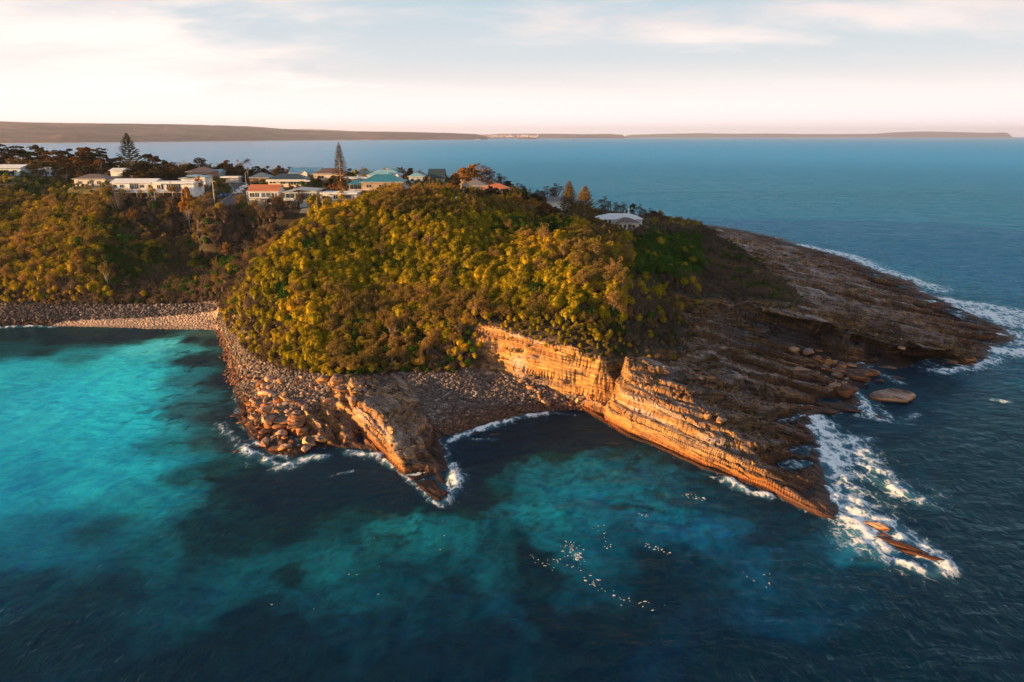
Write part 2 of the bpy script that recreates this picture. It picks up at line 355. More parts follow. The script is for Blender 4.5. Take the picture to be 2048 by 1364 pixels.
# polygons of the ground cover, traced on the surface (world x, y)
def hit_tin(px, py):
    d = ray(px, py); t = np.arange(60, 900, 0.4)[:, None]
    p = np.array([0, 0, CAMZ]) + d*t
    z = hgt(p[:,0], p[:,1]); k = np.argmax(p[:,2] <= z)
    if k == 0: return P(px, py, 0)
    return (p[k,0], p[k,1], z[k])
def hgt(x, y, Z=None):
    Z = HCUR if Z is None else Z
    fx = np.interp(x, GX, np.arange(len(GX))); fy = np.interp(y, GY, np.arange(len(GY)))
    i = np.minimum(fx.astype(int), len(GX)-2); j = np.minimum(fy.astype(int), len(GY)-2); u = fx-i; v = fy-j
    return (Z[j,i]*(1-u)+Z[j,i+1]*u)*(1-v) + (Z[j+1,i]*(1-u)+Z[j+1,i+1]*u)*v
HCUR = H0
VEG_FRONT = [(-120,606),(0,606),(100,606),(200,607),(300,609),(400,604),(440,602),(456,640),(488,688),(530,722),(562,736),(640,748),(700,749),(790,746),(900,747),(985,735),(975,705),(948,690),(950,634),(1000,648),(1060,668),
 (1130,688),(1200,702),(1256,706),(1300,702),(1370,697),(1385,665),(1345,625),(1312,588),(1400,596),(1480,602),(1575,606),(1610,596),(1570,565),(1530,530),(1490,500),(1455,482),(1425,468)]
VEG = [hit_tin(a, b)[:2] for a, b in VEG_FRONT]
VEG += [(112,378),(90,420),(40,480),(-80,560),(-250,640),(-500,760),(-880,850),(-980,500),(-880,140),(-620,80),(-425,110),(-340,150),(-292,195),(-250,228)]
dv = distpoly(HX, HY, VEG) * np.where(inpoly(HX, HY, VEG), 1, -1)
nz = fbm(HX*0.09, HY*0.09, 4)
m_veg = sstep(dv + nz*2.5, -0.6, 1.2)
Zs = blur(H0, 60)
H = H0*(1-m_veg) + (Zs)*m_veg
H = np.where(land, np.maximum(H, 0.02), H)
H = H + m_veg * (fbm(HX*0.05, HY*0.05, 3)*1.2)*sstep(ds, 5, 25)*sstep(H, 5, 14)
# shoreline crenellation and sea floor
seafl = -np.clip(-ds*0.30, 0, 6) - 0.05
H = np.where(land, H, seafl)
# ---- beds dipping east: sawtooth ledges in everything that is bare rock
SX, SY = 0.889, 0.458                      # cross-strike (down-dip) direction
U = HX*SX + HY*SY; S = -HX*SY + HY*SX
sand = [P(a, b, z)[:2] for a, b, z in [(95,652,0),(112,641,1.4),(200,635,1.8),(330,630,1.8),(436,628,2.2),(440,650,1),(436,662,0),(300,662,0),(110,656,0)]]
COB_L = [hit_tin(a, b)[:2] for a, b in [(-120,600),(440,600),(500,690),(560,735),(660,750),(668,780),(600,830),(560,850),(505,850),(440,760),(430,662),(0,662),(-120,662)]]
COB_R = [hit_tin(a, b)[:2] for a, b in [(790,744),(860,742),(960,742),(1010,740),(1060,768),(1130,790),(1168,800),(1150,830),(1040,834),(900,872),(872,862),(862,842),(842,800),(815,765)]]
d_cl = distpoly(HX, HY, COB_L)*np.where(inpoly(HX, HY, COB_L), 1, -1)
d_cr = distpoly(HX, HY, COB_R)*np.where(inpoly(HX, HY, COB_R), 1, -1)
m_cob = np.maximum(sstep(d_cl + nz*2, -0.8, 0.8), sstep(d_cr + nz*2, -0.8, 0.8))*(1-m_veg)
d_sand = distpoly(HX, HY, sand)*np.where(inpoly(HX, HY, sand), 1, -1)
m_sand = sstep(d_sand + nz*1.6 + fbm(HX*.5, HY*.5, 2)*.8, -0.5, 0.8)
m_rock = np.clip(1 - m_veg - m_cob - m_sand, 0, 1)*sstep(ds, -8, -2)*np.where(HX > -100, 1, 0)
def bed_curve(b):
    """monotone stair of bed thickness 0.5-1.6 m"""
    thick = np.array([.9,2.0,.7,1.4,2.3,.8,1.1,2.0,.7,1.6,.9,2.1,1.2,.8,1.7,1.1]*5)
    edge = np.cumsum(thick) - 30
    k = np.clip(np.searchsorted(edge, b) - 1, 0, len(edge)-2)
    f = (b - edge[k])/(edge[k+1]-edge[k])
    f2 = np.where(f < 0.74, f*0.10, 0.074 + (f-0.74)/0.26*0.926)
    return edge[k] + f2*(edge[k+1]-edge[k])
wob = fbm(U*0.05, S*0.02, 3)*1.3 + fbm(U*0.3, S*0.12, 3)*0.35
tilt = 0.16
B = H + U*tilt + wob
Hb = bed_curve(B) - U*tilt - wob
amp = m_rock*sstep(H, 0.1, 1.4)
Hr = H + (Hb - H)*amp*0.95
shelf = m_rock*sstep(U, 88, 104)*sstep(H, 0.6, 2.0)
B2 = (H + U*0.30 + fbm(U*0.03+7, S*0.012, 3)*3.0)/2.6
Hr += shelf*((np.floor(B2) + sstep(B2-np.floor(B2), 0.70, 0.94)) - B2)*2.7
_g = np.gradient(H, GY, GX); jm = 1 - sstep(np.hypot(_g[0], _g[1]), 0.7, 1.4)
# joints and roughness
jn = np.abs(fbm(S*0.16, U*0.5, 2)); j2 = np.abs(fbm(U*0.10+40, S*0.16, 2))
Hr -= m_rock*jm*(0.5*(1-sstep(jn, 0.0, 0.05)) + 0.6*(1-sstep(j2, 0.0, 0.035)))*sstep(H, 0.5, 3)
Hr += m_rock*1.0*(fbm(U*0.6+fbm(S*0.1,U*0.1,2)*1.5, S*0.09, 4)*0.50*sstep(ds, 0, 6) + fbm(U*1.7, S*0.5, 3)*0.16)*(0.25+0.75*jm)
def cellblocks(u, s, cu, cs, seed):
    wu = u/cu + fbm(u*0.11+seed, s*0.09, 2)*1.3; iu = np.floor(wu); ws_ = s/cs + fbm(u*0.07, s*0.13+seed, 2)*1.2 + np.sin(iu*12.9898)*3.7; js = np.floor(ws_)
    h_ = np.sin(iu*127.1 + js*311.7 + seed)*43758.5453; h_ = h_ - np.floor(h_)
    fu, fs = wu-iu, ws_-js; e_ = np.minimum(np.minimum(fu, 1-fu)*cu, np.minimum(fs, 1-fs)*cs)
    return h_ - 0.5, e_
c1, e1 = cellblocks(U, S, 1.5, 3.4, 3.0); c2, e2 = cellblocks(U, S, 4.2, 9.0, 11.0)
brk = sstep(fbm(U*0.08+60, S*0.04, 3), -0.15, 0.25)
Hr += m_rock*sstep(H, 0.4, 1.6)*(0.15+0.85*jm)*(c1*(0.22+0.34*brk) + c2*0.55*(0.3+0.7*brk) - 0.22*(1-sstep(e1, 0.05, 0.35))*brk - 0.3*(1-sstep(e2, 0.1, 0.45)))
# low shelf broken into ribs parallel to the strike near the water
ribs = fbm(U*0.42, S*0.07, 3)
lowm = m_rock*(1-sstep(H, 1.5, 4.5))*sstep(ds, -7, 1)
Hr += lowm*ribs*0.7*sstep(ds, -1, 5)
west = m_rock*(1-sstep(HX, -26, -20))*sstep(H, 0.3, 1.4)*(1-sstep(H, 3.6, 5.2))
uw = (U + fbm(S*0.12, U*0.05, 3)*2.6)/4.1; uw = uw - np.floor(uw)
Hr += west*(np.where(uw < 0.2, uw/0.2, 1-(uw-0.2)/0.8) - 0.5)*2.1
Hr += (1-m_rock)*m_cob*(fbm(HX*0.8, HY*0.8, 3)*0.22)
Hr += m_sand*fbm(HX*0.2, HY*0.2, 2)*0.08
H = Hr
# road and town platforms are pressed flat in 07_town (H is edited before the mesh is written)
# ------------------------------------------------------------------ road bed and lawns (pressed into the ground before it is meshed)
ROAD_PX = [(395,352,38.7),(432,362,37.9),(462,366,37.6),(482,374,37.0),(483,386,35.8),(469,397,34.8),(453,409,33.4),(446,424,31.8)]
ROAD = [P(*q) for q in ROAD_PX]
ROAD2 = [P(482,374,34.2), P(520,368,34.4), P(560,362,34.6)]
DRIVE = [P(640,425,31.0), P(600,428,30.6), P(540,432,30.0), P(500,428,29.6), P(460,420,30.0)]
def smooth_line(pts, n=12):
    pts = [np.array(p) for p in pts]; out = []
    for i in range(len(pts)-1):
        p0 = pts[max(i-1,0)]; p1 = pts[i]; p2 = pts[i+1]; p3 = pts[min(i+2, len(pts)-1)]
        for k in range(n):
            t = k/n; out.append(0.5*((2*p1)+(-p0+p2)*t+(2*p0-5*p1+4*p2-p3)*t*t+(-p0+3*p1-3*p2+p3)*t**3))
    out.append(pts[-1]); return out
ROADS = [(smooth_line(ROAD), 3.6), (smooth_line(DRIVE), 2.2)]
road_d = np.full(H.shape, 1e9)
for line, hw in ROADS:
    for i in range(len(line)-1):
        a, b = line[i], line[i+1]; m = (HX > min(a[0],b[0])-14) & (HX < max(a[0],b[0])+14) & (HY > min(a[1],b[1])-14) & (HY < max(a[1],b[1])+14)
        if not m.any(): continue
        vx, vy = b[0]-a[0], b[1]-a[1]; t = np.clip(((HX[m]-a[0])*vx+(HY[m]-a[1])*vy)/(vx*vx+vy*vy+1e-9), 0, 1)
        d = np.hypot(HX[m]-a[0]-t*vx, HY[m]-a[1]-t*vy) - hw
        zt = a[2] + t*(b[2]-a[2]); wgt = 1 - sstep(d, 0.8, 9.0)
        rd = road_d[m]; closer = d < rd
        hm = H[m]; hm = np.where(closer & (d < 9), hm*(1-wgt) + (zt-0.10)*wgt, hm); H[m] = hm
        road_d[m] = np.minimum(rd, d)
exec_flat = []
for hd in HOUSES:
    px0, px1, pyb, D, dep = hd[:5]; r0 = ray((px0+px1)/2, pyb); t0 = D/r0[1]; zb = CAMZ + r0[2]*t0; x0_ = r0[0]*t0
    wm = (px1-px0)/FPX*(D*CP + (CAMZ-zb)*SP); hd.append((x0_, D, zb, wm))
    cyh = D + dep/2; dx_ = np.maximum(np.abs(HX-x0_)-wm/2, 0); dy_ = np.maximum(np.abs(HY-cyh)-dep/2, 0)
    d = np.hypot(dx_, dy_); wgt = 1-sstep(d, 1.0, 8.0); m = d < 8
    H[m] = (H*(1-wgt) + (zb-0.05)*wgt)[m]
HCUR = H
# town ground (lawn, dirt) as a world polygon
TOWN = [(-260,318),(-200,312),(-150,306),(-128,296),(-104,280),(-84,286),(-60,284),(-44,284),(-28,292),(-10,300),(8,296),(28,286),(46,284),(66,290),(72,305),(58,322),(38,345),(0,352),(-60,372),(-140,400),(-260,395)]
d_town = distpoly(HX, HY, TOWN)*np.where(inpoly(HX, HY, TOWN), 1, -1)
m_town = sstep(d_town, -1.5, 1.5)*m_veg
# ------------------------------------------------------------------ ground mesh with undercut cliffs
gy_, gx_ = np.gradient(H, GY, GX)
slope = np.hypot(gx_, gy_); nxx = -gx_/(slope+1e-6); nyy = -gy_/(slope+1e-6)
steep = m_rock*sstep(slope, 0.9, 2.2)*sstep(H, 0.4, 2.0)
bb = H + U*tilt + fbm(U*0.05+5, S*0.03, 2)*0.8
layer = perlin(bb*1.1, S*0.03) + 0.6*perlin(bb*2.7, S*0.06+30)
outw = steep*(layer*0.85 + fbm(S*0.16, bb*1.3, 3)*0.45)
# cave-like undercut below the long ledge over the eastern cove: pull the foot of the face inwards
ledge = [P(*q)[:2] for q in BREAK[-3]]
foot = [P(*q)[:2] for q in BREAK[-2]]
dl = distpoly(HX, HY, foot, closed=False)
ledge_z = np.interp(HX, [p[0] for p in ledge], [q[2] for q in BREAK[-3]])
und = sstep(ledge_z - H, 1.4, 3.6)*sstep(ledge_z - H, 9.5, 5.0)*(1-sstep(dl, 2.0, 5.0))*m_rock*sstep(HX, 66, 84)
VX = HX + nxx*outw; VY = HY + nyy*outw + und*7.0
VX = VX + und*0.8
ny_, nx_ = H.shape
idx = np.arange(ny_*nx_).reshape(ny_, nx_)
keep = (ds > -16) | (HY > 430)
kf = keep[:-1,:-1] | keep[1:,:-1] | keep[:-1,1:] | keep[1:,1:]
q = np.stack([idx[:-1,:-1], idx[:-1,1:], idx[1:,1:], idx[1:,:-1]], -1)[kf]
used_ = np.unique(q); remap = np.full(ny_*nx_, -1); remap[used_] = np.arange(len(used_))
co = np.stack([VX, VY, H], -1).reshape(-1, 3)[used_]
me = npmesh('terrain', co, remap[q], smooth=True)
fr_ = ((m_rock > 0.5) & (slope < 1.9))[:-1,:-1][kf]
me.polygons.foreach_set('use_smooth', ~fr_)
def addcol(me, name, arr):
    a = me.attributes.new(name, 'FLOAT_COLOR', 'POINT'); a.data.foreach_set('color', np.asarray(arr, dtype=np.float32).ravel())
def addflt(me, name, arr):
    a = me.attributes.new(name, 'FLOAT', 'POINT'); a.data.foreach_set('value', np.asarray(arr, dtype=np.float32).ravel())
flat = lambda a: a.reshape(-1)[used_]
addcol(me, 'cover', np.stack([flat(m_veg), flat(m_cob), flat(m_sand), flat(m_town)], -1))
# brown algae covered lower shelves and pale sun-bleached upper ledges
pale = sstep(fbm(U*0.10+3, S*0.028, 5, 0.6), -0.02, 0.22)*sstep(H, 1.8, 4)
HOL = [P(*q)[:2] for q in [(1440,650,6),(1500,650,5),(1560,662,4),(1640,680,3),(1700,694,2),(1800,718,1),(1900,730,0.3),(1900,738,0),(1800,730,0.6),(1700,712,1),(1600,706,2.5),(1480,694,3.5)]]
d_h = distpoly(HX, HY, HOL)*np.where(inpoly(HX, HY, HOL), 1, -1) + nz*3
shade_stain = np.maximum(sstep(d_h, -3.0, 2.0), und)  # shade of the hollow and undercut painted dark, with some staining
slope2 = blur(slope, 1); shade_stain = np.maximum(shade_stain, sstep(U, 84, 100)*m_rock*sstep(slope2, 0.55, 1.3)*0.95)  # crevice shade and lichen staining painted onto the steep shelf risers
addcol(me, 'rockvar', np.stack([flat(pale), flat(sstep(H, 2.6, 0.3)), flat(shade_stain), flat(sstep(road_d, 1.2, 0.2))], -1))

def new_mat(name):
    m = bpy.data.materials.new(name); m.use_nodes = True; t = NT(m.node_tree); t.n.clear(); MATS[name] = m
    out = t.new('ShaderNodeOutputMaterial'); return m, t, out
def rock_nodes(t, pos, paleness, wet):
    """layered sandstone: returns colour, height"""
    sp = t.new('ShaderNodeSeparateXYZ', {0: pos}).outputs
    u = t.math('ADD', t.math('MULTIPLY', sp[0], SX), t.math('MULTIPLY', sp[1], SY))
    s = t.math('SUBTRACT', t.math('MULTIPLY', sp[1], SX), t.math('MULTIPLY', sp[0], SY))
    b = t.math('ADD', sp[2], t.math('MULTIPLY', u, tilt))
    bv = t.new('ShaderNodeCombineXYZ', {0: t.math('MULTIPLY', u, 0.10), 1: t.math('MULTIPLY', s, 0.05), 2: b}).outputs[0]
    lay = t.noise(bv, 2.6, 5, 0.62, 0.35)                       # bedding lines
    lay2 = t.noise(bv, 0.75, 3, 0.5, 0.3)
    blk = t.noise(t.new('ShaderNodeCombineXYZ', {0: t.math('MULTIPLY', u, 0.55), 1: t.math('MULTIPLY', s, 0.16), 2: t.math('MULTIPLY', b, 2.6)}).outputs[0], 0.75, 7, 0.68, 0.5)
    big = t.noise(t.new('ShaderNodeCombineXYZ', {0: t.math('MULTIPLY', u, 1.0), 1: t.math('MULTIPLY', s, 0.25), 2: sp[2]}).outputs[0], 0.10, 5, 0.6)
    col = t.ramp(lay, [(0.30, (0.13, 0.075, 0.045)), (0.44, (0.30, 0.185, 0.11)), (0.55, (0.64, 0.34, 0.11)), (0.70, (0.76, 0.46, 0.17))])
    iron = t.ramp(lay2, [(0.40, (0.32, 0.14, 0.055)), (0.62, (0.62, 0.32, 0.10))])
    col = t.mix(t.maprange(big, 0.42, 0.6, 0, 0.75, True), col, iron)
    aniso = t.new('ShaderNodeCombineXYZ', {0: t.math('MULTIPLY', u, 0.5), 1: t.math('MULTIPLY', s, 0.10), 2: sp[2]}).outputs[0]
    lich = t.maprange(t.noise(aniso, 0.42, 6, 0.7, 0.8), 0.50, 0.62, 0, 0.9, True)
    nrm = t.new('ShaderNodeNewGeometry').outputs['Normal']
    up = t.new('ShaderNodeSeparateXYZ', {0: nrm}).outputs[2]
    topf = t.maprange(up, 0.48, 0.80, 0, 1, True)
    col = t.mix(t.math('MULTIPLY', topf, 0.88), col, t.mix(t.maprange(blk, .4, .6), (0.052, 0.043, 0.047), (0.265, 0.205, 0.198)))   # grey-brown weathering skin on top faces
    col = t.mix(t.math('MULTIPLY', lich, topf), col, (0.050, 0.042, 0.040))
    ln_ = t.maprange(t.math('ABSOLUTE', t.math('SUBTRACT', lay, 0.47)), 0.0, 0.022, 0.35, 1.0, True)
    col = t.mix(t.math('MULTIPLY', paleness, t.maprange(lay2, 0.44, 0.56, 0.0, 0.75, True)), col, (0.50, 0.41, 0.385))
    crack = t.math('MULTIPLY', t.maprange(blk, 0.37, 0.44, 0.18, 1.0, True), ln_)
    col = t.mix(1.0, col, t.new('ShaderNodeCombineXYZ', {0: crack, 1: crack, 2: crack}).outputs[0], 'MULTIPLY')
    wetc = t.mix(1.0, col, (0.62, 0.42, 0.32), 'MULTIPLY')
    col = t.mix(wet, col, wetc)
    low = t.maprange(sp[2], 0.75, 0.15, 0, 1, True)
    col = t.mix(low, col, t.mix(1.0, col, (0.35, 0.27, 0.24), 'MULTIPLY'))
    h = t.math('ADD', t.math('MULTIPLY', lay, 0.55), t.math('MULTIPLY', blk, 0.8))
    return col, h, sp, low
m, t, out = new_mat('ground')
pos = t.new('ShaderNodeNewGeometry').outputs['Position']
cov = t.new('ShaderNodeAttribute', attribute_name='cover')
cs = t.new('ShaderNodeSeparateColor', {0: cov.outputs['Color']}).outputs
rv = t.new('ShaderNodeAttribute', attribute_name='rockvar')
rs = t.new('ShaderNodeSeparateColor', {0: rv.outputs['Color']}).outputs
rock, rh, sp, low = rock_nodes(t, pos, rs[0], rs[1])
rock = t.mix(t.math('MULTIPLY', rs[2], 0.93), rock, t.mix(1.0, rock, (0.22, 0.23, 0.26), 'MULTIPLY'))     # hollow and risers darkened: shade painted in, plus some water staining
# cobble field
vor = t.new('ShaderNodeTexVoronoi', {'Vector': pos, 'Scale': 1.3, 'Randomness': 1.0}, feature='F1')
cobc = t.ramp(t.new('ShaderNodeSeparateColor', {0: vor.outputs['Color']}).outputs[0], [(0.0, (0.07, 0.05, 0.045)), (0.5, (0.15, 0.115, 0.10)), (1.0, (0.30, 0.25, 0.23))])
cobc = t.mix(1.0, cobc, t.ramp(vor.outputs['Distance'], [(0.35, 1.0), (0.75, 0.12)]), 'MULTIPLY')
cobc = t.mix(t.maprange(sp[2], 1.6, 0.4, 0, 0.8, True), cobc, t.mix(1.0, cobc, (0.5, 0.32, 0.22), 'MULTIPLY'))
# soil under the scrub, leaf litter
soil = t.ramp(t.noise(pos, 0.5, 6, 0.65), [(0.35, (0.020, 0.018, 0.010)), (0.6, (0.055, 0.042, 0.025))])
# town lawns, dry verges
lawn = t.ramp(t.noise(pos, 0.12, 5, 0.6), [(0.38, (0.060, 0.070, 0.022)), (0.5, (0.13, 0.115, 0.045)), (0.66, (0.26, 0.20, 0.12))])
sandc = t.ramp(t.noise(pos, 0.8, 5, 0.6), [(0.35, (0.36, 0.255, 0.19)), (0.7, (0.52, 0.375, 0.285))])
wrack = t.maprange(t.noise(t.mapping(pos, scale=(0.35, 1.6, 1)), 0.9, 5, 0.65, 1.2), 0.57, 0.62, 0, 0.85, True)
sandc = t.mix(wrack, sandc, (0.08, 0.055, 0.04))
sandc = t.mix(t.maprange(sp[2], 0.45, 0.10, 0, 0.7, True), sandc, t.mix(1.0, sandc, (0.55, 0.5, 0.45), 'MULTIPLY'))
col = t.mix(cs[1], rock, cobc); col = t.mix(cs[2], col, sandc); col = t.mix(cs[0], col, soil)
col = t.mix(t.math('MULTIPLY', cov.outputs['Alpha'], 1.0), col, lawn)
fine = t.noise(pos, 3.0, 5, 0.65)
hh = t.math('ADD', t.math('MULTIPLY', rh, 1.0), t.math('MULTIPLY', fine, 0.25))
hc = t.math('MULTIPLY', vor.outputs['Distance'], -0.7)
hsum = t.math('ADD', t.math('MULTIPLY', hh, t.math('SUBTRACT', 1.0, cs[1])), t.math('MULTIPLY', hc, cs[1]))
bump = t.new('ShaderNodeBump', {'Strength': 1.0, 'Distance': 0.8, 'Height': hsum}).outputs[0]
bs = t.new('ShaderNodeBsdfPrincipled', {'Base Color': col, 'Roughness': t.maprange(low, 0, 1, 0.85, 0.45), 'Normal': bump, 'Specular IOR Level': 0.25})
t.l.new(bs.outputs[0], out.inputs[0])
terrain = link('terrain', me, m); tag(terrain, kind='structure')
# ------------------------------------------------------------------ sea
WX = axis([(-30000,-6000,3000),(-6000,-1500,500),(-1500,-500,80),(-500,-240,10),(-240,-130,1.6),(-130,100,0.55),(100,215,0.8),(215,500,6),(500,1500,80),(1500,6000,500),(6000,30000,3000)])
WY = axis([(-400,30,30),(30,52,2),(52,170,0.5),(170,260,0.75),(260,430,1.5),(430,800,5),(800,2000,40),(2000,6000,250),(6000,30000,2000)])
WXX, WYY = np.meshgrid(WX, WY)
landW = inpoly(WXX, WYY, SHORE); dsW = distpoly(WXX, WYY, SHORE)*np.where(landW, -1, 1)      # >0 at sea
C = lambda *c: np.array(srgb(*c))
WGAIN = 1.34
# what shows through the surface: sand bottom, kelp, reef, deep water. (px, py, colour, spread in metres)
WPT = [(-200,840,C(26,135,148),14),(0,700,C(20,70,72),7),(50,745,C(40,165,172),8),(20,830,C(38,160,172),12),(150,720,C(35,120,122),5),(150,800,C(40,180,190),9),(230,720,C(50,175,178),5),(250,770,C(45,185,190),8),(250,850,C(30,170,180),7),
 (330,690,C(90,195,190),4),(290,700,C(80,190,188),4),(370,700,C(60,150,150),3),(40,672,C(22,45,42),6),(130,676,C(22,38,34),5),(220,675,C(25,34,28),5),(300,668,C(30,36,28),4),(400,672,C(70,85,72),3),(430,685,C(38,40,36),3),(380,680,C(26,30,26),3),
 (90,705,C(20,55,55),3),(400,720,C(38,48,52),5),(440,760,C(45,45,44),5),(370,760,C(40,105,112),5),(380,820,C(45,85,88),6),(430,830,C(48,60,58),5),(420,880,C(42,72,70),4),(480,880,C(45,52,48),4),
 (150,900,C(28,158,172),9),(50,950,C(16,130,150),9),(250,940,C(24,148,162),8),(320,890,C(20,110,118),5),(360,950,C(12,80,85),4),(420,940,C(22,58,58),4),
 (480,960,C(18,36,36),4),(560,980,C(18,26,25),5),(650,950,C(20,24,22),5),(720,980,C(14,26,26),5),(800,1010,C(14,30,28),4),(600,1030,C(8,40,42),4),(700,1060,C(8,60,66),4),(500,1060,C(8,44,50),4),
 (280,1010,C(14,118,132),5),(200,1060,C(8,62,75),4),(420,1080,C(5,48,56),4),(330,1110,C(5,78,90),4),(100,1080,C(5,92,114),7),(30,1180,C(0,50,68),5),(200,1180,C(0,42,56),4),(330,1220,C(0,60,76),4),(450,1180,C(3,72,84),3),
 (560,1120,C(5,80,90),3),(650,1130,C(8,88,98),3),(570,1160,C(8,40,44),1.5),(760,1080,C(14,92,98),3),(830,1060,C(12,105,112),3),(880,1030,C(16,50,44),2.5),(930,1010,C(24,34,22),3),(950,940,C(18,18,13),3.5),(900,1080,C(10,88,98),3),
 (1000,890,C(16,13,10),4),(1060,870,C(16,14,12),4),(1140,850,C(16,14,11),3.5),(1180,880,C(18,22,20),3),(1000,960,C(12,75,80),2.5),(1060,930,C(20,90,98),2.5),(1010,930,C(24,40,34),2),(1110,960,C(14,95,108),3),(1180,930,C(16,90,102),2.5),
 (1230,905,C(14,70,80),2.5),(1130,910,C(28,55,50),2),(1100,1020,C(12,102,114),3),(1200,1000,C(8,98,116),3.5),(1300,960,C(12,85,100),3),(1300,1040,C(8,88,108),3),(1265,1030,C(10,45,48),1.3),(1380,1000,C(8,62,78),3),(1450,1000,C(6,48,62),3),
 (1000,1040,C(10,75,85),2.5),(1000,1100,C(8,62,72),2.5),(1380,1080,C(6,84,112),3),(1260,1090,C(5,66,86),3),(1160,1100,C(8,85,100),2.5),(1080,1110,C(6,32,38),2.5),(1000,1160,C(5,62,80),2.5),(1100,1190,C(3,24,32),2.5),(1180,1160,C(5,60,78),2.2),
 (1520,1060,C(4,40,56),3),(1500,1130,C(4,66,90),3),(1420,1160,C(3,40,58),3),(1300,1170,C(2,30,44),3),(1170,1260,C(1,10,16),2.5),(1230,1310,C(1,9,14),2.5),(1120,1230,C(3,22,30),2),(1050,1230,C(4,52,70),2.5),(1000,1290,C(2,40,58),2.5),
 (1400,1240,C(2,38,60),3),(1330,1320,C(2,40,62),2.5),(1560,1220,C(2,50,74),3),(1500,1310,C(1,24,40),3),(1650,1300,C(1,30,48),3),(1700,1110,C(10,92,112),2),(1760,1180,C(2,42,60),3),(1640,1150,C(2,48,66),3),(1750,1260,C(1,22,36),3),
 (1900,1240,C(1,14,26),4),(2000,1150,C(1,16,28),5),(1950,1050,C(2,26,38),5),(1820,980,C(4,44,58),4),(1780,900,C(3,34,46),4),(1900,900,C(3,34,48),6),(2000,850,C(4,38,52),7),(1880,820,C(5,48,62),5),(1800,860,C(4,50,64),3),(1850,760,C(2,30,40),4),(1780,745,C(3,22,28),2.5),(1950,760,C(6,56,72),4),(2040,740,C(8,62,80),6),
 (60,1280,C(0,36,50),4),(200,1300,C(0,38,54),4),(330,1330,C(0,28,38),3),(450,1290,C(0,34,46),3),(600,1220,C(3,60,76),3),(700,1180,C(5,66,80),3),(800,1150,C(5,60,74),3),(600,1320,C(0,36,52),3),(760,1260,C(2,44,62),3),(880,1180,C(4,46,60),2.5),(900,1320,C(1,34,52),3),(780,1340,C(1,28,44),3)]
DEEP_NEAR = C(14, 92, 116); DEEP_FAR = C(30, 128, 162)
wpx = np.array([P(q[0], q[1])[:2] for q in WPT]); wc = np.array([q[2] for q in WPT]); wr = np.array([q[3] for q in WPT])
wamp = 1 - 0.62*sstep(-WXX, 38, 62)
qx = WXX + wamp*fbm(WXX*0.055, WYY*0.055, 4)*9 + fbm(WXX*0.25, WYY*0.25, 3)*2.6
qy = WYY + wamp*fbm(WXX*0.055+31, WYY*0.055+7, 4)*9 + fbm(WXX*0.25+11, WYY*0.25+5, 3)*2.6
acc = np.zeros(WXX.shape + (3,)); ws = np.zeros(WXX.shape)
nearm = (np.abs(WXX) < 520) & (WYY < 810)
qxn, qyn = qx[nearm], qy[nearm]; a_ = np.zeros((qxn.size, 3)); s_ = np.zeros(qxn.size) + 1e-9
for (cx, cy), cc, rr in zip(wpx, wc, wr):
    d2 = ((qxn-cx)**2 + (qyn-cy)**2)/(rr*rr); ww = 1.0/(0.35 + d2)**2.2 * rr**-0.0
    a_ += ww[:, None]*cc; s_ += ww
dn = a_/s_[:, None]
# open sea beyond the surveyed spots
east = sstep(WXX, 165, 215)*sstep(WYY, 190, 260); north = sstep(WYY, 300, 420)
wd = np.clip(east + north, 0, 1)[nearm]
dn = dn*(1-wd)[:, None] + DEEP_NEAR*wd[:, None]
wcol = np.zeros(WXX.shape + (3,)); far = sstep(np.hypot(WXX, WYY), 500, 2500)[..., None]
wcol[:] = DEEP_NEAR*(1-far) + DEEP_FAR*far
wcol[nearm] = dn
# patchy reef and weed over the whole near bottom
patch = fbm(qx*0.13+50, qy*0.13, 4)
wcol *= (1 + 0.34*wamp*patch*sstep(300-np.hypot(WXX, WYY), 0, 120))[..., None]
reef = fbm(qx*0.55+4, qy*0.38+8, 4, 0.62)*sstep(70-dsW, 0, 50)*sstep(WXX, -70, -50)
wcol *= (1 + 0.75*np.clip(reef, -.6, .6))[..., None]
kelp = sstep(fbm(qx*0.22+9, qy*0.22+3, 4, 0.6), 0.10, 0.34)*sstep(34-dsW, 0, 26)*0.62
wcol = wcol*(1-kelp[..., None]) + C(24, 26, 18)*kelp[..., None]
# a rim of brown submerged rock along the shore
rim = sstep(7 - dsW + fbm(WXX*0.2, WYY*0.2, 3)*7, 0, 8)*(1-sstep(-WXX, 75, 90))
wcol = wcol*(1-rim[..., None]*0.8) + C(24, 18, 14)*(rim*0.8)[..., None]
lum_ = wcol.max(-1, keepdims=True); wcol = wcol*np.clip(lum_/0.20, 0.08, 1.6)**0.16; wcol = np.maximum(wcol, np.array([0.0010, 0.0125, 0.0230]))
